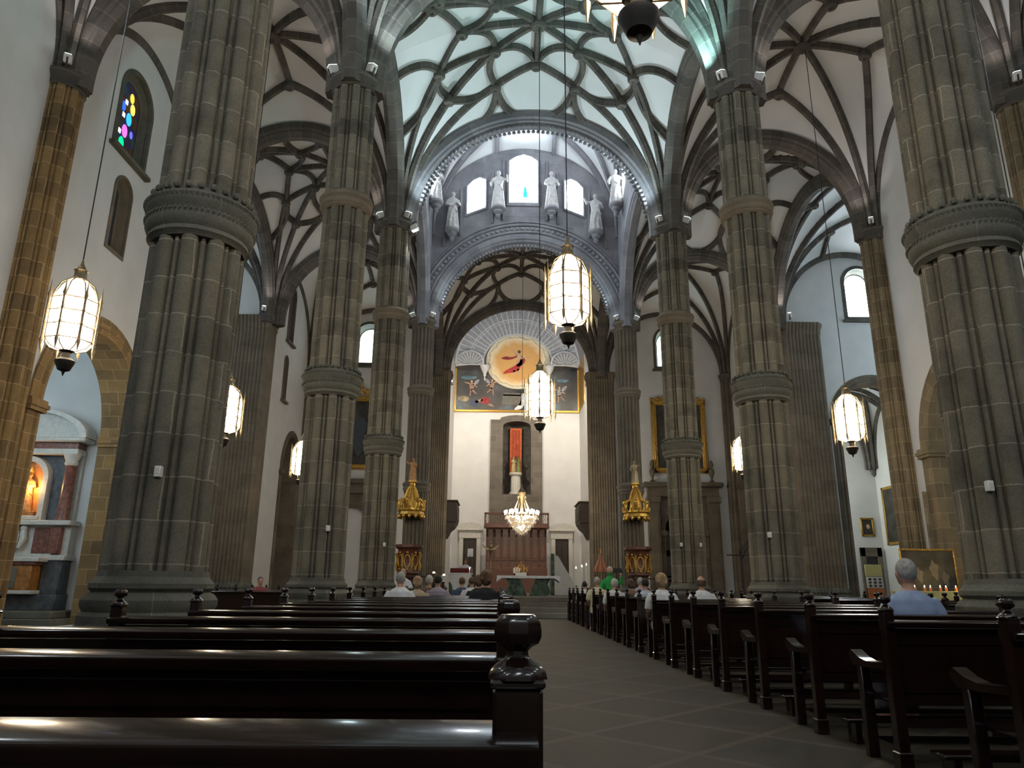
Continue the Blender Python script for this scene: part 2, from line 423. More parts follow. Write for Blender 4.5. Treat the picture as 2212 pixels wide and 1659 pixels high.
def edge_arch(mb, bay, side, prof=ARCP, n=40):
    """Arch along one side of a bay: 'n','s','e','w'."""
    x0, x1, y0, y1 = bay[:4]; pts = []
    horiz = side in 'ns'
    a, b_ = (x0, x1) if horiz else (y0, y1); fix = {'n': y1, 's': y0, 'e': x1, 'w': x0}[side]
    h = (b_ - a) / 2
    for i in range(n + 1):
        th = pi * i / n; q = (a + b_) / 2 - (h - R0) * cos(th)
        x, y = (q, fix) if horiz else (fix, q)
        pts.append(Vector((x, y, vz(x, y, bay))))
    pts = [pts[0] - Vector((0, 0, .3))] + pts + [pts[-1] - Vector((0, 0, .3))]
    ctr = Vector(((x0 + x1) / 2 if horiz else fix, fix if horiz else (y0 + y1) / 2, bay[4]))
    sd = Vector((0, 1, 0)) if horiz else Vector((1, 0, 0)); rings = []
    for i, p in enumerate(pts):
        t_ = (pts[min(i + 1, len(pts) - 1)] - pts[max(i - 1, 0)]).normalized(); nn = sd.cross(t_).normalized()
        if nn.dot(ctr - p) < 0: nn = -nn
        rings.append([p + sd * s_ + nn * n_ for s_, n_ in prof])
    mb.loft(rings, True, True)
_b1, _b2, _b3, _b4, _b5, _dd = (.29, .27), (0, .46), (.29, .67), (.51, 0), (.68, .39), (.62, .605)
STAR = [((0, 0), _b2, 0), ((0, 0), _b4, 0), ((0, 0), _b1, 0), (_b1, (1, 1), 0), (_b1, _b5, 0), (_b4, _b5, 0), (_b2, _b3, 0), (_b3, (1, 1), .02), (_b5, (1, 1), -.02),
        (_b1, _b2, .2), (_b1, _b3, -.14), (_b1, _b4, -.2), (_b3, _dd, .22), (_b5, _dd, -.26), (_b3, (0, 1), -.2), (_b3, (.45, 1), .2), (_b5, (1, .24), -.2), (_b5, (1, .66), .22), ((0, 0), (0, 0), 0)]
STAR = STAR[:-1]
SIMPLE = [((0, 0), (1, 1), 0), ((0, 0), (0, .55), 0), ((0, 0), (.55, 0), 0), ((0, .55), (1, 1), .03), ((.55, 0), (1, 1), -.03)]
FAN = [((0, 0), (1, 1), 0), ((0, 0), (0, .6), 0), ((0, 0), (.6, 0), 0), ((0, .6), (1, 1), .03), ((.6, 0), (1, 1), -.03), ((.3, .75), (1, 1), .01), ((.75, .3), (1, 1), -.01), ((.3, .75), (0, .6), 0), ((.75, .3), (.6, 0), 0), ((.3, .75), (.3, 1), 0), ((.75, .3), (1, .3), 0)]
trimn = [0]
def nxt(base='trim'):
    trimn[0] += 1; return f'{base}_{trimn[0]}'
def vault(bay, pattern, mat='rib', sides='', wallsides='', web='vault', g=22):
    mb = MB(); x0, x1, y0, y1, z0 = bay[:5]
    cs = [(1 - cos(pi * i / g)) / 2 for i in range(g + 1)]
    for sx in (0, 1):
        for sy in (0, 1):
            xs = [x0 + (x1 - x0) / 2 * (sx + (1 - sx) * 0 + c) if True else 0 for c in [(i / g) for i in range(g + 1)]]
            ys = [y0 + (y1 - y0) / 2 * (sy + (i / g)) for i in range(g + 1)]
            # finer near the springing corner
            f = (lambda q: q ** 1.5) if not sx else (lambda q: 1 - (1 - q) ** 1.5)
            xs = [x0 + (x1 - x0) / 2 * (sx + f(i / g)) for i in range(g + 1)]
            f = (lambda q: q ** 1.5) if not sy else (lambda q: 1 - (1 - q) ** 1.5)
            ys = [y0 + (y1 - y0) / 2 * (sy + f(i / g)) for i in range(g + 1)]
            vs = [(x, y, vz(x, y, bay) + .0) for y in ys for x in xs]; n = g + 1
            mb.add(vs, [(j * n + i, j * n + i + 1, (j + 1) * n + i + 1, (j + 1) * n + i) for j in range(g) for i in range(g)])
    cobj = struct(mb.build(nxt('ceiling'), web, smooth=True, angle=30))
    rb = MB(); done = set()
    for a, b_, bu in pattern:
        for sx in (1, -1):
            for sy in (1, -1):
                A, B = (a[0] * sx, a[1] * sy), (b_[0] * sx, b_[1] * sy)
                key = (round(A[0] + 0., 3) + 0., round(A[1], 3) + 0., round(B[0], 3) + 0., round(B[1], 3) + 0.)
                if key in done: continue
                done.add(key); rib(rb, bay, A, B, bu * sx * sy)
    ro = struct(rb.build(nxt('trim'), mat, smooth=True, angle=35), 'stone rib net of a vault')
    nodes = {p for a, b_, _ in pattern for p in (a, b_) if abs(p[0]) < .99 and abs(p[1]) < .99}
    kb = MB()
    for p in nodes:
        for sx in (1, -1):
            for sy in (1, -1):
                if (p[0] == 0 and sx < 0) or (p[1] == 0 and sy < 0): continue
                x, y = P2(bay, p[0] * sx, p[1] * sy); z = vz(x, y, bay); r = .27 if p == (0, 0) else .2
                kb.lathe([(.04, z - .26), (r * .4, z - .3), (r * .8, z - .28), (r, z - .22), (r, z - .12), (r * .85, z - .05), (r * .85, z)], 16, x, y)
    struct(kb.build(nxt('trim'), mat, smooth=True), 'round boss stones of a vault')
    for sd in sides:
        e = MB(); edge_arch(e, bay, sd); struct(e.build(nxt('trim'), mat), 'moulded stone arch between bays')
    for sd in wallsides:
        e = MB(); edge_arch(e, bay, sd, WALP); struct(e.build(nxt('trim'), mat), 'stone wall rib')
    return cobj
for i in range(4):
    y0, y1 = YS[i], YS[i + 1]
    vault((XL, XR, y0, y1, ZC), STAR, 'rib', 'ew' + ('n' if i < 3 else ''))
    vault((WL, XL, y0, y1, ZC), SIMPLE, 'rib', 'n', 'w')
    vault((XR, WR, y0, y1, ZC), SIMPLE, 'rib', 'n', 'e')
Y3, Y4, Y5 = YS[4], YS[5], YS[6]
cross = (XL, XR, Y3, Y4, ZC); lant = (XL, XR, Y3, Y4, 18.35)
vault(lant, FAN, 'grey', '', 'nsew')
for sd in 'nsew':
    e = MB(); edge_arch(e, cross, sd); o = struct(e.build(nxt('trim'), 'grey'), 'moulded crossing arch')
vault((WL, XL, Y3, Y4, ZC), STAR, 'rib', 'nw')
vault((XR, WR, Y3, Y4, ZC), STAR, 'rib', 'ne')
vault((WL - 7.6, WL, Y3, Y4, ZC), SIMPLE, 'rib', '', 'nsw')
vault((WR, WR + 7.6, Y3, Y4, ZC), FAN, 'rib', '', 'nse')
vault((XL, XR, Y4, Y5, ZC), STAR, 'rib', 'new')
vault((WL - .3, XL, Y4, Y5, ZC), SIMPLE, 'rib', '', 'nw')
vault((XR, WR + .3, Y4, Y5, ZC), SIMPLE, 'rib', '', 'ne')

# carved leaf crockets along the two crossing arches
def crockets(y, prz):
    mb = MB()
    for i in range(3, 68):
        th = pi * i / 70; x = AX - (HW - R0 - .0) * cos(th); z = vz(x, y, cross)
        # inward offset
        nx, nz = AX - x, ZC - z + .6; l = math.hypot(nx, nz); x += nx / l * .47; z += nz / l * .47
        for s_ in (-.17, .17):
            mb.ball((x, y + s_, z), .075, 6, 4, (1, .6, 1))
    struct(mb.build(nxt(), 'grey'), 'carved leaf beads along the crossing arch')
crockets(Y3, 0); crockets(Y4, 0)

# ------------------------------------------------------------------ floor, platform and steps
mb = MB(); mb.box(WL - 8.6, WR + 8.6, -7.2, 51.5, -.3, 0); struct(mb.build('floor', 'floor', smooth=False))
st = thing('altar_steps', 'wide grey stone steps up to the altar platform', 'steps')
for i in range(4):
    mb = MB(); mb.box(-3.2 - .3 * (3 - i) * 0, 5.3, 29.0 + i * .36, 42.4 if i == 3 else 29.0 + (i + 1) * .36 + .04, .195 * i if i == 3 else 0, .195 * (i + 1), .02)
    mb.build('step', 'surround' if i else 'surround', st)
mb = MB(); mb.box(-3.42, 5.48, 42.4, 49.95, 0, .78); mb.build('platform', 'surround', st)

# ------------------------------------------------------------------ outer walls
def mapx(x, sgn): return lambda u, v, d: (x + sgn * d, u, v)      # plate in the y-z plane
def mapy(y, sgn=1): return lambda u, v, d: (u, y + sgn * d, v)      # plate in the x-z plane
def archring(mapf, c, hw, zs, w, d0, d1, z0, name, mat, rise_=None, jamb=True, n=24, imp=True, parent=None):
    """Moulded arch and jambs round an opening, w wide, from depth d0 to d1."""
    rs = rise_ or hw; mb = MB()
    prof = [(0, d1), (0, d0), (w * .3, d0 - .04), (w * .42, d0 + .01), (w * .7, d0 - .03), (w * .85, d0 + .0), (w, d0), (w, d1)]
    path = ([(-1, z0 + (zs - z0) * k / 6) for k in range(6)] if jamb else [])
    rings = []
    for _, z in path: rings.append([mapf(c - hw - a, z, d) for a, d in prof])
    for i in range(n + 1):
        th = pi - pi * i / n
        rings.append([mapf(c + (hw + a) * cos(th), zs + (rs + a) * sin(th), d) for a, d in prof])
    for _, z in reversed(path): rings.append([mapf(c + hw + a, z, d) for a, d in prof])
    mb.loft(rings, True, True)
    if imp:
        for s_ in (-1, 1):
            a, b_ = c + s_ * (hw - .07), c + s_ * (hw + w + .07)
            for q, e in ((0, 0), (.1, .04), (.2, .0)):
                p = [mapf(min(a, b_) - e, zs - .3 + q, d0 - .1 - e), mapf(max(a, b_) + e, zs - .3 + q, d0 - .1 - e), mapf(max(a, b_) + e, zs - .3 + q, d1), mapf(min(a, b_) - e, zs - .3 + q, d1)]
                p2 = [mapf(min(a, b_) - e, zs - .2 + q, d0 - .1 - e), mapf(max(a, b_) + e, zs - .2 + q, d0 - .1 - e), mapf(max(a, b_) + e, zs - .2 + q, d1), mapf(min(a, b_) - e, zs - .2 + q, d1)]
                mb.loft([p, p2])
    o = mb.build(name, mat, parent, angle=30); return struct(o) if parent is None else o

def window(idx, mapf, c, hw, z0, zs, d, glass, mat, sill=True, fw=.28, extra=None, label=None, splay=.25):
    w = bpy.data.objects.new(f'window_{idx}', None); link(w); struct(w, label)
    mb = MB()
    # stone frame: face ring and a splayed reveal
    def ring(e, dd, n=20):
        return [mapf(u, v, dd) for u, v in archpts(c, hw + e, z0 - e, zs, n)]
    mb.loft([ring(fw, .0 - .03), ring(fw, -.0 + .02)], cap=False)
    mb.loft([ring(fw, -.03), ring(fw * .45, -.05), ring(fw * .4, .05), ring(splay * .5, .07), ring(0, d * .8), ring(-.05, d * .85), ring(-.05, d)], cap=False)
    mb.build('window_frame', mat, w, angle=30)
    g = MB(); pts = archpts(c, hw - .03, z0 + .0, zs, 20); g.add([mapf(u, v, d - .02) for u, v in pts], [tuple(range(len(pts)))]); g.build('pane', glass, w, smooth=False)
    if sill:
        s_ = MB(); a, b_ = c - hw - fw - .1, c + hw + fw + .1
        s_.loft([[mapf(a, z0 - fw - q, -.18), mapf(b_, z0 - fw - q, -.18), mapf(b_, z0 - fw - q, .1), mapf(a, z0 - fw - q, .1)] for q in (.12, 0)]); s_.build('window_sill', mat, w, smooth=False)
    if extra: extra(w)
    return w

def medallions(w):
    # coloured medallions of the tall stained window
    cols = [((1, .62, .05), 19.5, 15.62, .13), ((1, .7, .1), 19.62, 15.3, .15), ((.02, .1, .9), 19.12, 15.1, .13), ((.03, .35, 1), 19.5, 14.88, .17), ((.8, .12, .5), 19.38, 14.4, .17), ((.0, .6, .2), 19.3, 13.95, .16), ((.1, .1, .6), 19.75, 14.5, .1)]
    for i, (c, yy, z, r) in enumerate(cols):
        m_ = emit('medallion_glass', c, 1.1); mb = MB(); mb.add([(WL - .27, yy + r * .9 * cos(2 * pi * k / 18), z + r * 1.25 * sin(2 * pi * k / 18)) for k in range(18)], [tuple(range(18))]); mb.build('medallion', m_, w, smooth=False)
    for yy, z in ((19.25, 15.32), (19.2, 14.85), (19.12, 14.25)):
        mb = MB(); mb.box(WL - .275, WL - .265, yy - .06, yy + .06, z - .07, z + .07); mb.build('clear_glass_piece', emit('clear_glass', (.8, .9, 1), 1.5), w, smooth=False)

MT['stain_dark'] = stained('deep_stained_glass', .12, [(.0, (.25, .12, .03)), (.4, (.1, .05, .02)), (.7, (.02, .04, .25)), (.9, (.02, .15, .08)), (1, (.2, .03, .1))], 3)
MT['stain_far'] = stained('coloured_stained_glass', .5, [(.0, (.5, .06, .04)), (.35, (.05, .1, .6)), (.7, (.1, .1, .3)), (.9, (.05, .4, .2)), (1, (.4, .2, .1))], 2.0)
widx = 0
wc_l, wc_r = [19.7, 12.2, 4.7, -2.8], [19.7, 12.2, 4.7, -2.8]
def side_wall(x, sgn, cs, name, right):
    holes = []
    for c in cs:
        holes.append(archpts(c, 2.55, .02, 5.45, 20, 2.7))
        if not (right and c == 19.7):
            holes.append(archpts(c - .35, .9, 13.45, 15.35, 16)); 
        if not right: holes.append(archpts(c - .3, .47, 10.4, 12.3, 12))
    plate([(-6.6, 0), (Y3 + .3, 0), (Y3 + .3, 18.6), (-6.6, 18.6)], holes, mapx(x, sgn), .95, name, 'plaster')['kind'] = 'structure'
side_wall(WL, -1, wc_l, 'wall_left', False); side_wall(WR, 1, wc_r, 'wall_right', True)
for x, sgn, cs, right in ((WL, -1, wc_l, False), (WR, 1, wc_r, True)):
    mf = mapx(x, sgn)
    for c in cs:
        if c < 4: pass
        archring(mf, c, 2.28, 5.45, .5, -.06, .97, 0, nxt(), 'warm' if not right else 'tan', 2.45)
        if not (right and c == 19.7):
            widx += 1
            lit = c < 19
            window(widx, mf, c - .35, .7, 13.68, 15.35, .3 if c == 19.7 else .5, ('farwin' if lit else 'stain_dark'), 'base' if not lit else 'pier', extra=(medallions if (not right and c == 19.7) else None), label='round-headed stained glass window with coloured medallions' if c == 19.7 else None)
        if not right:
            widx += 1
            window(widx, mf, c - .3, .36, 10.5, 12.3, .35, 'dim_glass', 'pier', sill=False, fw=.16, splay=.1, label='narrow round-headed recess window' if c == 19.7 else None)
# side chapels behind the wall arches
for sgn, x in ((-1, WL), (1, WR)):
    for c in (19.7, 12.2, 4.7):
        mb = MB(); xa, xb = x + sgn * .95, x + sgn * 6.0
        a, b_ = c - 3.1, c + 2.95
        mb.add([(xa, b_, 0), (xb, b_, 0), (xb, b_, 9.5), (xa, b_, 9.5)], [(0, 1, 2, 3)])
        mb.add([(xa, a, 0), (xb, a, 0), (xb, a, 9.5), (xa, a, 9.5)], [(0, 1, 2, 3)])
        mb.add([(xb, a, 0), (xb, b_, 0), (xb, b_, 9.5), (xb, a, 9.5)], [(0, 1, 2, 3)])
        mb.add([(xa, a, 9.5), (xb, a, 9.5), (xb, b_, 9.5), (xa, b_, 9.5)], [(0, 1, 2, 3)])
        struct(mb.build('wall_chapel', 'plaster', smooth=False))
# west wall behind the viewer with a round window
holes = [[(AX + 1.9 * cos(2 * pi * k / 32), 13.4 + 1.9 * sin(2 * pi * k / 32)) for k in range(32)]]
for cx_ in (-7.6, 9.6): holes.append(archpts(cx_, .8, 10.5, 14, 16))
plate([(WL - 1, 0), (WR + 1, 0), (WR + 1, 19.5), (WL - 1, 19.5)], holes, mapy(-6.6, -1), .9, 'wall_back', 'plaster')['kind'] = 'structure'
widx += 1; w = bpy.data.objects.new(f'window_{widx}', None); link(w); struct(w, 'round west window')
g = MB(); g.add([(AX + 2 * cos(2 * pi * k / 32), -7.0, 13.4 + 2 * sin(2 * pi * k / 32)) for k in range(32)], [tuple(range(32))]); g.build('pane', 'farwin', w, smooth=False)
for cx_ in (-7.6, 9.6):
    widx += 1; window(widx, mapy(-6.6, -1), cx_, .75, 10.55, 14, .5, 'farwin', 'pier')

# ------------------------------------------------------------------ transept arms
for sgn, x in ((-1, WL), (1, WR)):
    xe = x + sgn * 7.6; lo, hi = min(x, xe), max(x, xe)
    mb = MB(); mb.box(xe, xe + sgn * .6, Y3 - .5, Y4 + .5, 0, 19); struct(mb.build('wall_transept_end', 'plaster', smooth=False))
    mb = MB(); mb.box(lo if sgn > 0 else lo, hi if sgn > 0 else hi - .95 * 0, Y3 - .6, Y3 - .02, 0, 19)
    mb = MB(); mb.box(*( (x + .95, xe) if sgn > 0 else (xe, x - .95)), Y3 - .5, Y3, 0, 19); struct(mb.build('wall_transept_west', 'plaster', smooth=False))
    cxx = 17.75 if sgn > 0 else 2 * AX - 17.75
    holes = [archpts(cxx, .86, 14.02, 15.95, 18), archpts(cxx, 2.0, .02, 8.95, 24)]
    plate([(lo, 0), (hi, 0), (hi, 19), (lo, 19)], holes, mapy(Y4 + .15), .8, 'wall_transept_east', 'plaster')['kind'] = 'structure'
    widx += 1; window(widx, mapy(Y4 + .15), cxx, .62, 14.25, 15.95, .45, 'daywin', 'base', fw=.3, label='bright round-headed window over the side arch')
    archring(mapy(Y4 + .15), cxx, 1.75, 8.95, .42, -.05, .85, 0, nxt(), 'pier', 1.78)
    # room seen through the arch
    a, b_ = (14.52, 19.75) if sgn > 0 else (2 * AX - 19.75, 2 * AX - 14.52)
    mb = MB(); yb = 38.0; y0_ = Y4 + .95
    mb.add([(a, yb, 0), (b_, yb, 0), (b_, yb, 13), (a, yb, 13)], [(0, 1, 2, 3)]); mb.add([(a, y0_, 0), (a, yb, 0), (a, yb, 13), (a, y0_, 13)], [(0, 1, 2, 3)])
    mb.add([(b_, y0_, 0), (b_, yb, 0), (b_, yb, 13), (b_, y0_, 13)], [(0, 1, 2, 3)])
    struct(mb.build('wall_side_room', 'plaster', smooth=False))
    rb = (a, b_, y0_ - .1, yb, 7.6)
    mb = MB(); vault(rb, SIMPLE, 'rib', '', 'n' + ('e' if sgn > 0 else 'w'))
    # hanging corbel under the ribs in the far corner
    cb = MB(); kx = (b_ - .1) if sgn > 0 else (a + .1)
    cb.lathe([(.02, 6.9), (.12, 7.05), (.1, 7.15), (.24, 7.4), (.3, 7.55), (.3, 7.7)], 12, kx, yb - .1); struct(cb.build(nxt(), 'rib'), 'pointed hanging corbel under vault ribs')

# aisle ends beyond the transept
for sgn, x in ((-1, WL - .3), (1, WR + .3)):
    lo, hi = Y4 + (.95 if 1 else 0), Y5 + .2
    if sgn < 0: holes = [archpts(39.8, 1.7, .02, 7.0, 20, 2.2), archpts(37.6, .55, 13.85, 16.5, 14), archpts(37.4, .33, 10.57, 12.65, 12)]
    else: holes = [archpts(39.8, 1.7, .02, 7.0, 20, 2.2)]
    plate([(Y4, 0), (hi, 0), (hi, 18.5), (Y4, 18.5)], holes, mapx(x, sgn), .9, 'wall_' + ('left' if sgn < 0 else 'right') + '_aisle', 'plaster')['kind'] = 'structure'
    archring(mapx(x, sgn), 39.8, 1.5, 7.0, .36, -.05, .9, 0, nxt(), 'pier', 2.0)
    mb = MB(); xx = x + sgn * .91
    mb.add([(xx, Y4 + 1.2, 0), (xx, Y5, 0), (xx, Y5, 12), (xx, Y4 + 1.2, 12)], [(0, 1, 2, 3)]); pass
    struct(mb.build('wall_recess', 'plaster', smooth=False))
widx += 1; window(widx, mapx(WL - .3, -1), 37.6, .4, 14.0, 16.5, .4, 'stain_far', 'pier', fw=.2, label='narrow stained window in red, blue and green')
widx += 1; window(widx, mapx(WL - .3, -1), 37.4, .25, 10.65, 12.65, .3, 'dim_glass', 'pier', fw=.12, sill=True, splay=.08)
for sgn in (-1, 1):
    c = AX + sgn * 9.15
    lo, hi = (WL - 1.2, XL - .2) if sgn < 0 else (XR + .2, WR + 1.2)
    holes = [archpts(c, .95, 13.98, 15.7, 18)]
    plate([(lo, 0), (hi, 0), (hi, 18.6), (lo, 18.6)], holes, mapy(Y5 + .12), .8, 'wall_east_' + ('left' if sgn < 0 else 'right'), 'plaster')['kind'] = 'structure'
    widx += 1; window(widx, mapy(Y5 + .12), c, .72, 14.2, 15.7, .55, 'daywin_soft', 'base', fw=.3, label='arched window of pale stained glass high above a stone portal')

# ------------------------------------------------------------------ crossing lantern walls
def lantern_wall(y, facing, mapf, name, mat, windows):
    outer = []
    n = 40
    for i in range(n + 1):   # along the upper vault line
        x = XL + (XR - XL) * i / n; outer.append((x, max(vz(x, Y4, lant), vz(x, Y4, cross) + .3) + .15))
    low = []
    for i in range(n + 1):
        th = pi * i / n; x = AX + (HW - R0) * cos(th); low.append((x, vz(x, Y4, cross) - .15))
    outer = [(XL, 15)] + outer + [(XR, 15)] + low
    return plate(outer, windows, mapf, .5, name, mat)
hex_c = [(.22, 19.9), (1.66, 19.9), (1.66, 22.25), (1.32, 22.5), (.94, 22.62), (.56, 22.5), (.22, 22.25)]
hex_l = [(-1.9, 19.2), (-.98, 19.6), (-.98, 21.15), (-1.3, 21.25), (-1.6, 21.1), (-1.9, 20.75)]
hex_r = [(2 * AX - x, z) for x, z in reversed(hex_l)]
o = lantern_wall(Y4, -1, mapy(Y4 - .25), 'wall_lantern_east', 'grey', [hex_c, hex_l, hex_r]); struct(o)
o = lantern_wall(Y3, 1, mapy(Y3 - .25), 'wall_lantern_west', 'grey', []); struct(o)
for x, nm in ((XL, 'north'), (XR, 'south')):
    sh = lambda pts: [(u - AX + (Y3 + Y4) / 2, v) for u, v in pts]
    def vzx(mapf):
        outer = []; n = 40
        for i in range(n + 1):
            yy = Y3 + (Y4 - Y3) * i / n; outer.append((yy, max(vz(XL, yy, lant), vz(XL, yy, cross) + .3) + .15))
        low = [((Y3 + Y4) / 2 + (HW - R0) * cos(pi * i / n), vz(XL, (Y3 + Y4) / 2 + (HW - R0) * cos(pi * i / n), cross) - .15) for i in range(n + 1)]
        return [(Y3, 15)] + outer + [(Y4, 15)] + low
    o = plate(vzx(None), [sh(hex_c), sh(hex_l), sh(hex_r)], mapx(x - .25, 1), .5, 'wall_lantern_' + nm, 'grey'); struct(o)
    for pts in (hex_c, hex_l, hex_r):
        widx += 1; w = bpy.data.objects.new(f'window_{widx}', None); link(w); struct(w)
        g = MB(); q = sh(pts); xx = x + (.2 if x > 0 else -.2); g.add([(xx, u, v) for u, v in q], [tuple(range(len(q)))]); g.build('pane', 'daywin', w, smooth=False)
for pts, nm in ((hex_c, 'tall clear centre window of the lantern between stone saints'), (hex_l, 'slanted side window of the lantern'), (hex_r, 'slanted side window of the lantern')):
    widx += 1; w = bpy.data.objects.new(f'window_{widx}', None); link(w); struct(w, nm)
    g = MB(); g.add([(u, Y4 + .2, v) for u, v in pts], [tuple(range(len(pts)))]); g.build('pane', 'daywin', w, smooth=False)
    cxm = sum(p[0] for p in pts) / len(pts); czm = sum(p[1] for p in pts) / len(pts)
    def off(e): return [(cxm + (u - cxm) * (1 + e), czm + (v - czm) * (1 + e * .7)) for u, v in pts]
    f = MB(); f.loft([[(u, Y4 - .25, v) for u, v in off(.0)], [(u, Y4 - .33, v) for u, v in off(.02)], [(u, Y4 - .33, v) for u, v in off(.16)], [(u, Y4 - .24, v) for u, v in off(.2)]], cap=False)
    f.build('window_frame', 'grey', w, smooth=False)
    if pts is hex_c:
        f = MB(); f.add([(AX + dx, Y4 + .18, 20.75 + dz) for dx, dz in ((-.1, -.3), (.14, -.3), (.12, .0), (.07, .25), (0, .38), (-.07, .2))], [(0, 1, 2, 3, 4, 5)]); f.build('blue_glass_figure', emit('blue_glass', (.02, .3, 1), 1.5), w, smooth=False)

def on_wall(pts, r_, nm):
    mb_ = MB(); mb_.tube(pts, r_, 6); struct(mb_.build(nxt(), 'grey'), nm)
for dr, rr_ in ((.22, .05), (.62, .07), (.78, .05)):
    on_wall([(AX - (HW - R0 + dr) * cos(pi * i / 50), Y4 - .27, ZC + (rise(HW - R0) + dr) * sin(pi * i / 50)) for i in range(51)], rr_, 'moulded band over the inner crossing arch')
mb = MB()
for i in range(2, 60):
    th = pi * i / 61; mb.ball((AX - (HW - R0 + .42) * cos(th), Y4 - .27, ZC + (rise(HW - R0) + .42) * sin(th)), .09, 6, 5, (1, .5, 1))
struct(mb.build(nxt(), 'grey'), 'carved leaf band over the inner crossing arch')
for x_, z0_, z1_ in ((-.08, 18.9, 22.3), (-.62, 18.7, 21.6), (-2.2, 18.0, 20.6), (-3.0, 17.4, 19.6)):
    for xx_ in (x_, 2 * AX - x_):
        mb = MB(); mb.box(xx_ - .05, xx_ + .05, Y4 - .33, Y4 - .24, z0_, z1_, .02); struct(mb.build(nxt(), 'grey'), 'slim stone strip on the lantern wall')

# ------------------------------------------------------------------ chancel
CL, CR = AX - 4.42, AX + 4.42
for x, s_ in ((CL, -1), (CR, 1)):
    mb = MB(); mb.box(x, x + s_ * .5, Y5 + .35, 50.5, 0, 16.4); struct(mb.build('wall_chancel_' + ('left' if s_ < 0 else 'right'), 'plaster', smooth=False))
niche = archpts(AX + .02, .97, 7.25, 12.0, 14, .35)
plate([(CL - .5, 0), (CR + .5, 0), (CR + .5, 21.5), (CL - .5, 21.5)], [niche], mapy(50), .3, 'wall_front', 'plaster')['kind'] = 'structure'
mb = MB(); mb.loft([[(AX + 4.42 * cos(pi * i / 40), y_, 16.3 + 4.42 * sin(pi * i / 40)) for i in range(41)] for y_ in (Y5 + .3, 50.1)], closed=False, cap=False); struct(mb.build(nxt('ceiling'), 'grisaille'))
# stone panel with the arched niche
plate([(-.8, 4.6), (2.82, 4.6), (2.82, 12.45), (2.2, 12.45), (2.1, 12.62), (1.6, 12.75), (1.05, 12.8), (.5, 12.75), (-.05, 12.62), (-.15, 12.45), (-.8, 12.45)], [niche], mapy(49.88), .13, nxt(), 'surround')['kind'] = 'structure'
mb = MB()
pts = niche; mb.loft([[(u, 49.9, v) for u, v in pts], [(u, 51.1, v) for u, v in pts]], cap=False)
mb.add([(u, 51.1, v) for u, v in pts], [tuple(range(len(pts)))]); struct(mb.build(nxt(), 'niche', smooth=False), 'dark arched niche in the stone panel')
# orange hanging, pedestal, sculpture group
ct = thing('wall_hanging', 'tall narrow orange velvet hanging in a frame inside the niche', 'hanging', (1.0, 50.85, 8.9))
mb = MB(); mb.box(-.42, .42, .0, .06, 0, 3.15, .02); mb.build('hanging_frame', 'curtain', ct)
mb = MB(); mb.add([(x, -.02 - .02 * sin(i * 2.4), z) for z in (.1, 3.0) for i, x in enumerate([-.3 + .05 * k for k in range(13)])], [(i, i + 1, 14 + i, 13 + i) for i in range(12)]); mb.build('velvet_panel', plain('dark_orange_velvet', (.38, .07, .025), .85, 0, .3, 4), ct)
pe = thing('pedestal', 'white fluted marble pedestal column in the chancel niche', 'pedestal', (1.0, 50.45, 7.26))
mb = MB(); mb.lathe([(.46, 0), (.46, .12), (.4, .16), (.4, .22)], 24); mb.build('base', 'marble', pe)
mb = MB(); mb.lathe([(.31, .22), (.33, .4), (.31, 1.15), (.3, 1.25)], 48, shape=lambda a: 1 + .05 * cos(16 * a)); mb.build('shaft', 'marble', pe)
mb = MB(); mb.lathe([(.32, 1.25), (.38, 1.32), (.46, 1.38), (.46, 1.5)], 24); mb.build('capital', 'marble', pe)

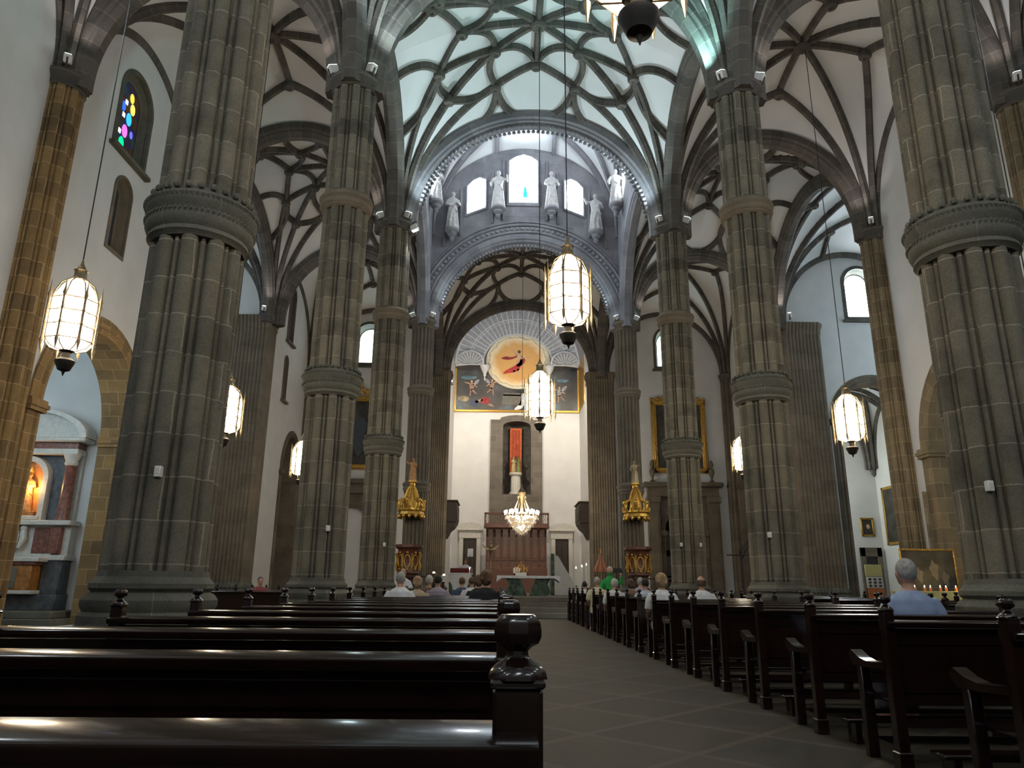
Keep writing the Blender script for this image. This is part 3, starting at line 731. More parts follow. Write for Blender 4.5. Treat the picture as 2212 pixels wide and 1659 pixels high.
# ------------------------------------------------------------------ figures
def remesh_obj(mb, name, mat, parent, vox=.02, smooth_it=3):
    o = mb.build(name, mat, parent)
    md = o.modifiers.new('r', 'REMESH'); md.mode = 'VOXEL'; md.voxel_size = vox
    ms = o.modifiers.new('s', 'SMOOTH'); ms.factor = .6; ms.iterations = smooth_it
    bpy.context.view_layer.update()
    dg = bpy.context.evaluated_depsgraph_get(); me = bpy.data.meshes.new_from_object(o.evaluated_get(dg))
    o.modifiers.clear(); o.data = me; me.name = name; me.shade_smooth()
    if not me.materials: me.materials.append(MT[mat] if isinstance(mat, str) else mat)
    return o
def robed(mb, h=1.75, arm=0, folds=9, wide=1.0):
    """Standing robed figure, facing -y, feet at z=0."""
    k = h / 1.75; rings = []
    for z, rx, ry, fo in ((0, .30, .24, .10), (.1, .29, .23, .1), (.45, .25, .2, .09), (.8, .22, .17, .06), (1.0, .19, .14, .03), (1.2, .21, .14, .02), (1.38, .23, .13, .01), (1.45, .17, .1, 0), (1.5, .07, .07, 0)):
        rings.append([(wide * k * rx * (1 + fo * sin(folds * a)) * cos(a), k * ry * (1 + fo * sin(folds * a)) * sin(a), k * z) for a in [2 * pi * i / 36 for i in range(36)]])
    mb.loft(rings)
    mb.tube([(0, 0, 1.45 * k), (0, -.01 * k, 1.57 * k)], .055 * k, 8)
    mb.ball((0, -.02 * k, 1.64 * k), .1 * k, 14, 10, (.85, 1, 1.2)); mb.ball((0, -.12 * k, 1.63 * k), .02 * k, 6, 5)
    mb.ball((0, .02, 1.66 * k), .11 * k, 12, 8, (.95, 1, 1.15))
    if arm == 0:
        A = [[(-.2, 0, 1.38), (-.27, -.03, 1.15), (-.12, -.18, 1.05)], [(.2, 0, 1.38), (.3, -.02, 1.12), (.2, -.22, 1.15)]]
    elif arm == 1:
        A = [[(-.2, 0, 1.38), (-.32, -.02, 1.15), (-.3, -.15, .95)], [(.2, 0, 1.38), (.36, -.03, 1.25), (.36, -.12, 1.5)]]
    else:
        A = [[(-.2, 0, 1.38), (-.36, -.04, 1.3), (-.48, -.08, 1.5)], [(.2, 0, 1.38), (.28, -.02, 1.12), (.1, -.2, 1.18)]]
    for a in A: mb.tube([tuple(q * k for q in p) for p in a], [.075 * k, .075 * k, .05 * k], 8); mb.ball(tuple(q * k for q in a[-1]), .045 * k, 8, 6)
    mb.tube([(-.2 * k, -.05, 1.3 * k), (.05, -.17 * k, 1.0 * k), (.22 * k, -.12 * k, .75 * k)], .035 * k, 6)
    mb.tube([(.18 * k, -.1 * k, 1.25 * k), (.0, -.18 * k, .8 * k), (-.12 * k, -.22 * k, .3 * k)], .03 * k, 6)
# prototypes
_protos = {}
def robed_mesh(arm, vox=.028):
    if arm not in _protos:
        mb = MB(); robed(mb, 1.75, arm); o = remesh_obj(mb, 'carved_body', 'statue', None, vox); _protos[arm] = o.data; bpy.data.objects.remove(o)
    return _protos[arm]
def put(name, me, parent, mat, loc=(0, 0, 0), sc=1, rz=0):
    o = bpy.data.objects.new(name, me); link(o, parent); o.location = loc; o.scale = (sc,) * 3 if isinstance(sc, (int, float)) else sc; o.rotation_euler = (0, 0, rz)
    o.material_slots[0].link = 'OBJECT'; o.material_slots[0].material = MT[mat] if isinstance(mat, str) else mat
    return o
# stone saints on corbels in the lantern
saints = [(-2.6, 18.2, 0, 1.75, 'stone saint on the lantern wall, on the corbel at the far lower end beside the slanted window, arm lowered', Y4 - .55),
          (-.33, 19.45, 1, 1.75, 'stone saint with raised arm between the slanted window and the tall centre window, over a carved bracket', Y4 - .55),
          (2.35, 19.45, 0, 1.75, 'bearded stone saint with hands together, first to the other side of the tall centre window', Y4 - .55),
          (4.55, 18.2, 2, 1.75, 'stone saint holding one arm out, lower corbel beyond the second slanted window', Y4 - .55),
          (-3.3, 18.9, 2, 1.6, 'small stone saint in the corner of the lantern beside the fan of ribs, rib bundle on its left', Y4 - 2.0),
          (5.35, 18.9, 1, 1.6, 'small stone saint in the lantern corner beside the rib fan and gilded leafwork', Y4 - 2.0)]
lab = ['stone saint on the lowest corbel left of the left slanted lantern window',
       'stone saint standing between the left slanted window and the tall centre window of the lantern',
       'stone saint standing between the tall centre window and the right slanted window of the lantern',
       'stone saint on the lowest corbel right of the right slanted lantern window',
       'small stone saint in the left corner of the lantern in front of the rib fan',
       'small stone saint in the right corner of the lantern in front of the rib fan']
for (x, z, arm, h, _, yy), lb in zip(saints, lab):
    t_ = thing('stone_statue', lb, 'statue', (x, yy, z), 0, 'stone saints around the lantern')
    put('figure', robed_mesh(arm), t_, 'statue', (0, 0, 0), h / 1.75 * 1.17)
    mb = MB(); mb.lathe([(.06, -.62), (.14, -.5), (.1, -.42), (.24, -.28), (.22, -.2), (.36, -.1), (.36, 0)], 12)
    if yy > Y4 - 1: mb.box(-.12, .12, .1, .32, -.35, -.02)
    else: mb.box(-.1 if x > 0 else -.55, .55 if x > 0 else .1, -.08, .08, -.22, -.04)
    mb.build('corbel', 'grey', t_)
gp = thing('sculpture_group', 'painted sculpture of embracing figures in green and gold on the niche pedestal', 'sculpture', (1.0, 50.45, 8.76))
mb = MB(); mb.box(-.42, .42, -.2, .25, 0, .06, .01); mb.build('plinth', 'gold', gp)
put('figure', robed_mesh(0), gp, plain('ochre_robe', (.45, .33, .15), .6), (-.16, 0, .06), .62, .6)
put('figure', robed_mesh(1), gp, plain('green_robe', (.16, .2, .07), .6), (.18, 0, .06), .58, -.7)
put('figure', robed_mesh(2), gp, plain('brown_robe', (.12, .07, .04), .6), (0, .12, .06), .68, 0)

# ------------------------------------------------------------------ columns
def lobes(n, depth):
    """Clustered section: wide round shafts, a deep groove either side and a slim fillet between."""
    def f(a):
        x = abs(2 * ((a * n / (2 * pi)) % 1.0) - 1)
        if x < .66: return 1 - depth * .75 * (1 - sqrt(max(0, 1 - (x / .67) ** 2)))
        if x < .80: return 1 - depth
        return 1 - depth * (.42 + .2 * (1 - x) / .2)
    return f
RINGP = [(.545, -.3), (.56, -.28), (.60, -.25), (.585, -.2), (.615, -.17), (.64, -.12), (.64, -.06), (.615, -.02), (.63, .02), (.66, .06), (.665, .12), (.64, .17), (.6, .2), (.57, .22), (.55, .26)]
def column_proto():
    t_ = thing('stone_column', '', 'column')
    mb = MB(); mb.lathe([(.80, 0), (.80, .3), (.76, .33), (.76, .72), (.72, .76)], 8, a0=pi / 8, a1=pi / 8 + 2 * pi)
    mb.lathe([(.70, .7), (.70, .86), (.66, .9), (.69, .96), (.69, 1.02), (.65, 1.07), (.6, 1.1), (.635, 1.14), (.635, 1.19), (.6, 1.23), (.575, 1.26), (.565, 1.32)], 40)
    mb.build('column_base', 'base', t_, angle=30)
    def shaft(z0, z1, r0, r1, n=10, dep=.2):
        m_ = MB(); m_.lathe([(r0, z0), (r1, z1)], n * 24, shape=lobes(n, dep)); return m_
    shaft(1.3, 5.5, .56, .55).build('lower_shaft', 'col', t_, angle=50)
    shaft(5.5, 10.0, .55, .545).build('middle_shaft', 'col', t_, angle=50)
    shaft(10.0, 13.45, .545, .545).build('upper_shaft', 'col', t_, angle=50)
    mb = MB(); mb.lathe([(r, 5.55 + z * 1.15) for r, z in RINGP], 96, shape=lambda a: 1 + .008 * sin(48 * a))
    for k in range(26):
        a = 2 * pi * k / 26; mb.ball((.60 * cos(a), .60 * sin(a), 5.84), .045, 6, 5)
    for zz, rr, nn_, tl in ((5.50, .64, 64, .5), (5.70, .665, 72, -.5)):
        for k in range(nn_):
            a = 2 * pi * k / nn_; mb.tube([(rr * cos(a - .03 * tl), rr * sin(a - .03 * tl), zz - .035), (rr * 1.015 * cos(a), rr * 1.015 * sin(a), zz), (rr * cos(a + .03 * tl), rr * sin(a + .03 * tl), zz + .035)], [.006, .019, .006], 5)
    mb.build('carved_ring', 'base', t_, angle=35)
    mb = MB(); mb.lathe([(r * .97, 10.05 + z * .8) for r, z in RINGP], 48); mb.build('upper_ring', 'pier', t_, angle=35)
    mb = MB(); mb.lathe([(.54, 13.15), (.58, 13.2), (.56, 13.26), (.6, 13.34), (.65, 13.4), (.65, 13.5), (.6, 13.56), (.45, 13.6)], 48); mb.build('capital', 'rib', t_, angle=35)
    return t_
cp = column_proto(); first = True
names = {(-1, 2): 'grey-green clustered stone column by the side altar bay, nearest on the left of the aisle, with carved collar',
         (1, 2): 'thick clustered stone column at the right edge, nearest, behind the man in blue shirt',
         (-1, 3): 'clustered stone column, second back in the left row, with two rings',
         (1, 3): 'clustered stone column, second back in the right row, under the teal-lit rib fan',
         (-1, 4): 'clustered stone column carrying the left end of the beaded crossing arch, white spotlight at its top',
         (1, 4): 'clustered stone column carrying the right end of the beaded crossing arch',
         (-1, 1): 'clustered stone column of the left row beside the viewer, outside the photo',
         (1, 1): 'clustered stone column of the right row beside the viewer, outside the photo'}
for i in (2, 3, 4, 1):
    for sgn in (-1, 1):
        o = cp if first else copy_tree(cp); first = False
        o.location = (AX + sgn * HW, YS[i], 0); o.rotation_euler = (0, 0, .1 * i)
        o['label'] = names[(sgn, i)]; o['group'] = 'clustered nave columns'
# smoother piers round the chancel
def pier_proto():
    t_ = thing('stone_pier', '', 'column')
    mb = MB(); mb.lathe([(.8, 0), (.8, .9), (.72, .95), (.74, 1.02), (.66, 1.1), (.6, 1.2)], 32); mb.build('column_base', 'base', t_, angle=30)
    mb = MB(); mb.lathe([(.54, 1.1), (.54, 13.4)], 288, shape=lobes(18, .1)); mb.build('shaft', 'pier', t_, angle=50)
    for z, s_ in ((5.5, 1.0), (10.0, .9)):
        mb = MB(); mb.lathe([(r * .97, z + q * s_) for r, q in RINGP], 40); mb.build('ring', 'pier', t_, angle=35)
    mb = MB(); mb.lathe([(.54, 13.05), (.57, 13.1), (.55, 13.18), (.6, 13.3), (.66, 13.36), (.66, 13.5), (.5, 13.58)], 40); mb.build('capital', 'pier', t_, angle=35)
    return t_
pp = pier_proto()
for k, sgn in enumerate((-1, 1)):
    o = pp if k == 0 else copy_tree(pp); o.location = (AX + sgn * HW, Y4, 0)
    o['label'] = 'smooth fluted pale pier behind the %s gilded pulpit canopy' % ('left' if sgn < 0 else 'right'); o['group'] = 'piers at the altar steps'
def bundle(name, x, y, w, d, label, z1=13.5, z0=0, mat='pier', lb=10):
    """Composite pier: a rectangle with a rippled outline."""
    t_ = thing(name, label, 'column', (x, y, 0)); pts = []
    def rip(k, n): return .05 * abs(sin(pi * k * lb / n))
    n = 60
    def outline(e):
        p = []
        for k in range(n): q = k / n; p.append((-w / 2 + w * q, -d / 2 - e - rip(k, n)))
        for k in range(n): q = k / n; p.append((w / 2 + e + rip(k, n), -d / 2 + d * q))
        for k in range(n): q = k / n; p.append((w / 2 - w * q, d / 2 + e + rip(k, n)))
        for k in range(n): q = k / n; p.append((-w / 2 - e - rip(k, n), d / 2 - d * q))
        return p
    mb = MB(); mb.loft([[(a, b_, z) for a, b_ in outline(0)] for z in (z0, z1)]); mb.build('shaft', mat, t_, angle=50)
    mb = MB(); mb.loft([[(a, b_, z) for a, b_ in outline(e)] for z, e in ((z1 - .55, .0), (z1 - .45, .05), (z1 - .35, .03), (z1 - .2, .1), (z1 - .08, .14), (z1 + .03, .14), (z1 + .08, .05))]); mb.build('capital', mat, t_, angle=35)
    mb = MB(); mb.loft([[(a, b_, z) for a, b_ in outline(e)] for z, e in ((0, .22), (.9, .22), (.95, .15), (1.05, .18), (1.15, .06), (1.25, .0))]); mb.build('column_base', 'base', t_, angle=35)
    return t_
bundle('stone_pier', XL + .1, Y5 + .2, 1.15, .9, 'broad rippled stone pier at the left corner of the chancel')
bundle('stone_pier', XR - .05, Y5 + .2, 1.45, .9, 'broad rippled stone pier at the right corner of the chancel')
bundle('stone_pier', -12.0, Y4 + .1, 1.7, 1.1, 'massive rippled pier of the left transept, behind the nearest left column')
bundle('stone_pier', 14.35, Y4 + .1, 1.7, 1.1, 'massive rippled pier of the right transept beside the round arch')
def half_shaft(x, y, label, mat='warm', r=.46):
    t_ = thing('wall_shaft', label, 'column', (x, y, 0), 0, 'shafts on the outer walls')
    mb = MB(); mb.lathe([(r, .9), (r, 13.4)], 192, shape=lobes(8, .17)); mb.build('shaft', mat, t_, angle=50)
    mb = MB(); mb.lathe([(r * 1.3, 0), (r * 1.3, .7), (r * 1.15, .8), (r * 1.2, .88), (r * 1.02, 1.0)], 24); mb.build('column_base', 'base' if mat != 'warm' else 'warm', t_, angle=35)
    mb = MB(); mb.lathe([(r, 13.1), (r * 1.06, 13.15), (r * 1.02, 13.22), (r * 1.15, 13.36), (r * 1.22, 13.42), (r * 1.22, 13.52), (r * .9, 13.6)], 24); mb.build('capital', 'rib', t_, angle=35)
for sgn, x in ((-1, WL + .1), (1, WR - .1)):
    sd = 'left' if sgn < 0 else 'right'
    half_shaft(x, YS[3], ('ochre' if sgn < 0 else 'tan') + ' wall shaft between the side chapels, %s outer wall' % sd, 'warm' if sgn < 0 else 'tan')
    half_shaft(x, YS[4], ('ochre' if sgn < 0 else 'tan') + ' wall shaft where the %s outer wall meets the transept' % sd, 'warm' if sgn < 0 else 'tan')
    half_shaft(x, YS[2], ('ochre' if sgn < 0 else 'tan') + ' wall shaft of the %s outer wall nearest the viewer' % sd, 'warm' if sgn < 0 else 'tan')
    half_shaft(x - sgn * (-.25), YS[6] - .1, 'slim grey shaft in the far corner of the %s aisle' % sd, 'pier', .38)

# ------------------------------------------------------------------ lantern chandeliers
def light(name, kind, loc, power, col, parent=None, size=.2, **k):
    l = bpy.data.lights.new(name, kind); l.energy = power; l.color = col
    if kind == 'AREA': l.size = size
    else: l.shadow_soft_size = size
    for a, v in k.items(): setattr(l, a, v)
    o = bpy.data.objects.new(name, l); link(o, parent); o.location = loc; return o
def lantern_proto(cable):
    t_ = thing('lantern_chandelier', '', 'chandelier')
    n = 8; r = .37
    def ringp(rr, z): return [(rr * cos(2 * pi * k / n), rr * sin(2 * pi * k / n), z) for k in range(n)]
    mb = MB(); mb.loft([ringp(.13, 1.78), ringp(.25, 1.63), ringp(.32, 1.48), ringp(r, 1.36), ringp(r, .62), ringp(.3, .52), ringp(.13, .45)], cap=False)
    mb.build('glass_body', 'glass', t_, smooth=False)
    mb = MB()
    for k in range(n):
        a = 2 * pi * k / n; c_, s_ = cos(a), sin(a)
        mb.tube([(.13 * c_, .13 * s_, 1.79), (.275 * c_, .275 * s_, 1.67), (.345 * c_, .345 * s_, 1.5), ((r + .01) * c_, (r + .01) * s_, 1.36), ((r + .01) * c_, (r + .01) * s_, .62), (.3 * c_, .3 * s_, .515), (.12 * c_, .12 * s_, .45)], .012, 4)
        b_ = a + 2 * pi / n
        for z0, z1 in ((.62, .87), (.87, 1.12), (1.12, 1.36)):
            m0 = (.5 * (cos(a) + cos(b_)) * r, .5 * (sin(a) + sin(b_)) * r)
            mb.tube([(r * c_, r * s_, z0), (m0[0] * 1.01, m0[1] * 1.01, z1)], .0065, 3); mb.tube([(m0[0] * 1.01, m0[1] * 1.01, z1), (r * cos(b_), r * sin(b_), z0)], .0065, 3)
    for z in (.62, .87, 1.12, 1.36):
        p = ringp(r + .01, z); mb.tube(p + [p[0]], .012, 4)
    mb.build('lantern_frame', 'brass', t_)
    for k in range(n):
        a = 2 * pi * k / n; c_, s_ = (r + .055) * cos(a), (r + .055) * sin(a)
        mb = MB(); mb.lathe([(.004, .38), (.035, .56), (.02, .6), (.018, .85), (.028, .87), (.018, .89), (.018, 1.1), (.028, 1.12), (.018, 1.14), (.018, 1.34), (.036, 1.38), (.018, 1.46), (.003, 1.66)], 6, c_, s_); mb.build('pinnacle', 'brass', t_)
    mb = MB(); mb.lathe([(.12, 1.77), (.135, 1.8), (.105, 1.84), (.1, 1.95), (.12, 1.97), (.08, 2.0), (.03, 2.1), (.012, 2.2)], 16); mb.build('top_cap', 'brass', t_)
    mb = MB(); mb.lathe([(.004, 0), (.02, .05), (.03, .08), (.1, .11), (.125, .17), (.16, .24), (.165, .27), (.13, .3), (.07, .34), (.06, .42), (.13, .46)], 20); mb.build('pendant_bowl', 'iron', t_)
    mb = MB(); mb.tube([(0, 0, 2.15), (0, 0, 2.15 + cable)], .012, 5); mb.build('cable', 'black', t_)
    bb = MB()
    for z in (.68, .85, 1.02, 1.2, 1.38):
        for k in range(8):
            a = 2 * pi * k / 8 + z * 3; q = .22 if z < 1.3 else .17; bb.ball((q * cos(a), q * sin(a), z), .035, 8, 5, (1, 1, 1.7))
    o = bb.build('light_bulbs', 'bulb', t_); o['kind'] = 'stuff' if False else ''; del o['kind']
    l = light('lamp', 'POINT', (0, 0, 1.0), P_LANT, C_WARM, t_, .3)
    return t_
LN = [(1.03, 4.7, 5.24, 'lantern chandelier cut off by the top of the photo, nearest of the nave'),
      (1.16, 12.2, 5.24, 'large glass lantern chandelier over the aisle, middle of the three in the nave'),
      (1.05, 19.7, 5.26, 'glass lantern chandelier hanging in front of the big painting'),
      (-7.62, 12.2, 4.63, 'glass lantern chandelier hanging before the side chapel arch'),
      (-7.62, 19.7, 4.72, 'glass lantern chandelier half hidden by the nearest left column'),
      (-7.7, 27.9, 4.75, 'small glass lantern chandelier against the second left column'),
      (9.6, 12.2, 4.66, 'glass lantern chandelier at the right edge of the photo'),
      (9.7, 19.7, 4.69, 'glass lantern chandelier in front of the round arch of the right transept'),
      (9.53, 28.3, 5.2, 'glass lantern chandelier mostly hidden by the second right column')]
lp = lantern_proto(18.0 - 7.4)
for i, (x, y, z, lb) in enumerate(LN):
    o = lp if i == 0 else copy_tree(lp); o.location = (x, y, z); o.rotation_euler = (0, 0, .3 + .2 * i)
    o['label'] = lb; o['group'] = 'glass lantern chandeliers'
    for c in o.children:
        if c.name.startswith('cable'):
            xs_ = [WL, XL, XR, WR]; q = [k for k in range(3) if xs_[k] < x < xs_[k + 1]][0]; r_ = [k for k in range(6) if YS[k] < y < YS[k + 1]][0]
            L_ = vz(x, y, (xs_[q], xs_[q + 1], YS[r_], YS[r_ + 1], ZC)) - .05 - z - 2.15
            c.scale = (1, 1, L_ / (18.0 - 7.4)); c.location = (0, 0, 2.15 * (1 - c.scale.z))
# crystal chandelier of the chancel
ch = thing('crystal_chandelier', 'crystal chandelier with a bright ring of candle bulbs over the altar', 'chandelier', (1.06, 37.5, 3.67), 0)
mb = MB(); mb.tube([(.85 * cos(2 * pi * k / 36), .85 * sin(2 * pi * k / 36), .98) for k in range(37)], .025, 6)
mb.tube([(.55 * cos(2 * pi * k / 30), .55 * sin(2 * pi * k / 30), .85) for k in range(31)], .02, 6)
for k in range(12):
    a = 2 * pi * k / 12; mb.tube([(.06 * cos(a), .06 * sin(a), 1.2), (.4 * cos(a), .4 * sin(a), .92), (.85 * cos(a), .85 * sin(a), .98)], .012, 4)
    mb.tube([(.06 * cos(a), .06 * sin(a), 2.2), (.22 * cos(a), .22 * sin(a), 1.7), (.5 * cos(a), .5 * sin(a), 1.05)], .006, 3)
mb.lathe([(.04, .85), (.06, 1.2), (.09, 1.35), (.05, 1.5), (.07, 1.9), (.2, 2.1), (.22, 2.16), (.12, 2.3), (.05, 2.42), (.02, 2.6)], 14); mb.build('chandelier_frame', 'brass', ch)
mb = MB()
for rr, z, n_ in ((.85, .92, 40), (.72, .72, 34), (.6, .55, 28), (.45, .38, 22), (.3, .2, 16), (.15, .08, 8), (.2, 2.0, 10)):
    for k in range(n_):
        a = 2 * pi * k / n_; mb.lathe([(.002, z - .16), (.028, z - .06), (.002, z)], 5, rr * cos(a), rr * sin(a))
g_, t2, b2 = nt('cut_crystal'); b2.inputs['Base Color'].default_value = (.8, .75, .65, 1); b2.inputs['Roughness'].default_value = .1; b2.inputs['Transmission Weight'].default_value = .75; b2.inputs['Alpha'].default_value = .55
tag(mb.build('crystals', g_, ch, smooth=False), kind='stuff'); mb = MB(); mb.lathe([(.03, .02), (.3, .2), (.5, .42), (.66, .68), (.8, .9)], 24); mb.build('crystal_bowl', g_, ch)
mb = MB(); cb_ = MB()
for k in range(24):
    a = 2 * pi * k / 24
    for rr, z in ((.87, 1.12), (.58, 1.2)):
        if rr < .8 and k % 2: continue
        cb_.lathe([(.02, z - .12), (.02, z - .02)], 6, rr * cos(a), rr * sin(a)); mb.ball((rr * cos(a), rr * sin(a), z + .05), .032, 8, 6, (1, 1, 1.9))
mb.build('candle_bulbs', 'bulb', ch); cb_.build('candle_sleeves', 'white', ch)
mb = MB(); mb.tube([(0, 0, 2.5), (0, 0, 19.15 - 3.67)], .012, 5); mb.build('cable', 'black', ch)
light('lamp', 'POINT', (0, 0, 1.35), P_CRYS, C_WARM, ch, .5)

# ------------------------------------------------------------------ flood lamps on the capitals
def aim(o, d):
    o.rotation_euler = Vector(d).to_track_quat('-Z', 'Y').to_euler()
fl_first = None
def flood(x, y, ang, label, col=None, power=None, up=(0, 0, 1), z=13.72, spot=2.3, fix=True, down=False, rr=.6):
    """Small white flood lamp box clamped on a capital, tilted to the vault."""
    global fl_first
    if fl_first is None:
        t_ = thing('flood_lamp', 'white flood lamp', 'spotlight')
        mb = MB(); mb.box(-.13, .13, -.09, .09, -.11, .11, .02); hs_ = mb.build('housing', 'white', t_)
        mb = MB(); mb.box(-.11, .11, -.07, .07, .11, .118); mb.build('lamp_glass', 'floodglass', hs_)
        mb = MB(); mb.box(-.15, -.135, -.02, .02, -.2, .03); mb.box(.135, .15, -.02, .02, -.2, .03); mb.box(-.15, .15, -.02, .02, -.22, -.2); mb.build('bracket', 'iron', t_)
        fl_first = t_
    else: t_ = copy_tree(fl_first)
    if power:
        pass
    px, py = x + rr * cos(ang), y + rr * sin(ang)
    t_.location = (px, py, z); t_.rotation_euler = (0, R(25) if not down else R(165), ang)
    tag(t_, label, 'spotlight', 'white flood lamps on the capitals')
    return t_, (px, py, z)
def spotlight(t_, pos, direction, power, col, angle=2.2, size=.12, blend=.9):
    l = bpy.data.lights.new('lamp', 'SPOT'); l.energy = power; l.color = col; l.spot_size = angle; l.spot_blend = blend; l.shadow_soft_size = size
    o = bpy.data.objects.new('lamp', l); COL.objects.link(o)
    o.location = Vector(pos) + Vector(direction).normalized() * .42; aim(o, direction)
    t_['_l'] = 1; del t_['_l']
    o.parent = t_; bpy.context.view_layer.update(); o.matrix_parent_inverse = t_.matrix_world.inverted()
def cap(sgn, i): return (AX + sgn * HW, YS[i])
wh = {2: 'nearest', 3: 'second', 4: 'third', 5: 'fourth'}
floods = []
for i in (2, 3, 4, 5):
    for sgn in (-1, 1):
        x, y = cap(sgn, i); sd = 'left' if sgn < 0 else 'right'
        # one to the nave, one to the aisle, both on the viewer's side
        inn = pi * (.0 if sgn < 0 else 1.0)
        a1 = -.7 if sgn < 0 else pi + .7; a2 = pi + .55 if sgn < 0 else -.55
        t_, p = flood(x, y, a1, 'white flood lamp on the nave side of the capital, %s column of the %s row' % (wh[i], sd))
        col = (.45, .95, .95) if (sgn, i) == (1, 3) else C_COOL
        spotlight(t_, p, (-sgn * .85, -.55 if (sgn, i) != (1, 3) else -.1, 1), P_FLOOD * ({2: 2.6, 3: 2.7, 4: 1.7, 5: .5}[i]), col, 2.5)
        t_, p = flood(x, y, a2, 'white flood lamp on the side-aisle face of the capital, %s column of the %s row' % (wh[i], sd))
        spotlight(t_, p, (sgn * .6, -.3, 1), P_FLOOD * .17, (1, .9, .84), 2.5)
# crossing lamps reach up into the lantern from the far capitals
for sgn in (-1, 1):
    x, y = cap(sgn, 5); sd = 'left' if sgn < 0 else 'right'
for x, y, lb in ((WL + .1, YS[3], 'white flood lamp on the capital of the first ochre shaft, left outer wall'), (WR - .1, YS[3], 'white flood lamp on the capital of the shaft at the top right corner'), (WR - .1, YS[4], 'white flood lamp on the shaft capital above the bright transept window'),
                 (-11.6, Y4 - .45, 'white flood lamp on the left transept pier'), (13.9, Y4 - .5, 'white flood lamp on the right transept pier')):
    t_, p = flood(x, y, -pi / 2 + (.5 if x < 0 else -.5), lb, rr=.62)
    spotlight(t_, p, (.5 if x < 0 else -.5, -.2, 1), P_FLOOD * .18, (1, .92, .9), 2.4)
# a lit lamp shining down the third left column
t_, p = flood(XL, Y3, -.35, 'switched-on lamp shining down the column at the left end of the beaded arch', z=13.3, down=True, rr=.74)
spotlight(t_, p, (-.12, .05, -1), 60, (.9, .97, 1), 1.0, .05)
# chancel lamps on the back of the last piers' capitals, towards the white end wall
for sgn, x in ((-1, AX - 4.42), (1, AX + 4.42)):
    t_, p = flood(x - sgn * .2, Y5 + 1.1, pi / 2, 'white flood lamp on the %s chancel wall, aimed at the end wall' % ('left' if sgn < 0 else 'right'), rr=.0, z=13.2)
    t_.rotation_euler = (R(60), 0, 0)
    spotlight(t_, p, (-sgn * .42, 1, -.62), P_ALTAR * 1.5, (1, .9, .74), 2.6, .15)
    spotlight(t_, p, (-sgn * .5, 1, .45), P_ALTAR * .3, (1, .93, .84), 2.2, .15)
# ------------------------------------------------------------------ pews
def pew_proto(L_):
    t_ = thing('church_pew', '', 'pew')
    mb = MB(); mb.loft([[(x, y, z) for y, z in ((-.08, .972), (-.082, .95), (-.074, .938), (.06, .938), (.07, .96), (.062, .985), (-.068, .979))] for x in (-.03, L_ + .03)]); mb.build('top_rail', 'wood', t_, angle=50)
    mb = MB(); mb.box(.04, L_ - .04, -.0, .03, .42, .93); mb.box(.06, L_ - .06, -.012, .0, .50, .56); mb.box(.06, L_ - .06, -.012, 0, .82, .9); mb.build('backrest', 'wood', t_, smooth=False)
    mb = MB(); mb.box(.03, L_ - .03, .02, .46, .41, .445, .012); mb.build('seat', 'wood', t_)
    for x in (0, L_):
        mb = MB(); w = .039
        mb.box(x - w, x + w, -.04, .04, 0, 1.046, .006); mb.box(x - w - .01, x + w + .01, -.05, .05, 0, .12, .006)
        mb.box(x - .043, x + .043, -.043, .043, 1.045, 1.058, .004)
        mb.lathe([(.051, 1.058), (.048, 1.069), (.038, 1.078), (.024, 1.086), (.0185, 1.093), (.018, 1.099), (.024, 1.105), (.036, 1.111), (.0408, 1.120), (.0412, 1.131), (.039, 1.143), (.031, 1.153), (.029, 1.155)], 8, x, 0, a0=pi / 8, a1=pi / 8 + 2 * pi)
        mb.build('end_post', 'wood', t_, angle=35)
        mb = MB(); mb.box(x - .04, x + .04, .40, .47, 0, .64, .006); mb.build('leg', 'wood', t_)
        mb = MB(); pr = [(y, z) for y, z in ((.03, .70), (.15, .685), (.3, .68), (.42, .70), (.53, .745), (.57, .72), (.555, .675), (.52, .655), (.50, .63), (.44, .64), (.3, .635), (.03, .65))]
        mb.loft([[(x - .045, y, z) for y, z in pr], [(x + .045, y, z) for y, z in pr]]); mb.build('armrest', 'wood', t_, angle=50)
    mb = MB(); mb.box(.03, L_ - .03, -.46, -.28, .16, .19, .008)
    for x in (.12, L_ / 2, L_ - .12): mb.box(x - .025, x + .025, -.44, -.30, 0, .16); 
    mb.build('kneeler', 'wood', t_)
    mb = MB()
    for z in (.1, .24): mb.box(.03, L_ - .03, .415, .445, z, z + .04)
    for z in (.28,): mb.box(.03, L_ - .03, -.02, .01, z, z + .05)
    mb.box(.0, .02, .04, .42, .1, .14); mb.box(L_ - .02, L_, .04, .42, .1, .14)
    mb.build('stretcher', 'wood', t_, smooth=False)
    return t_
LP0, LPX, PW = 1.25, -2.53, 1.28
orow = ['front-most near', 'second', 'third', 'fourth', 'fifth', 'sixth', 'seventh', 'eighth', 'ninth', 'tenth', 'eleventh', 'twelfth', 'thirteenth', 'fourteenth', 'fifteenth', 'sixteenth', 'seventeenth', 'eighteenth', 'nineteenth', 'twentieth']
pl = pew_proto(2.56)
NL = 13
for k in range(NL):
    o = pl if k == 0 else copy_tree(pl); o.location = (LPX, LP0 + PW * k, 0)
    o['label'] = 'dark glossy pew left of the aisle, %s row from the viewer' % ('nearest' if k == 0 else orow[k]); o['group'] = 'dark pews left of the aisle'
pr_ = pew_proto(2.62)
RP0, RPW = 2.87, 1.3
for k in range(20):
    o = pr_ if k == 0 else copy_tree(pr_); yy = RP0 + RPW * k; o.location = (2.86 - .0115 * yy, yy, 0)
    o['label'] = 'dark pew with curved armrests right of the aisle, %s row from the viewer' % ('nearest' if k == 0 else orow[k]); o['group'] = 'dark pews right of the aisle'
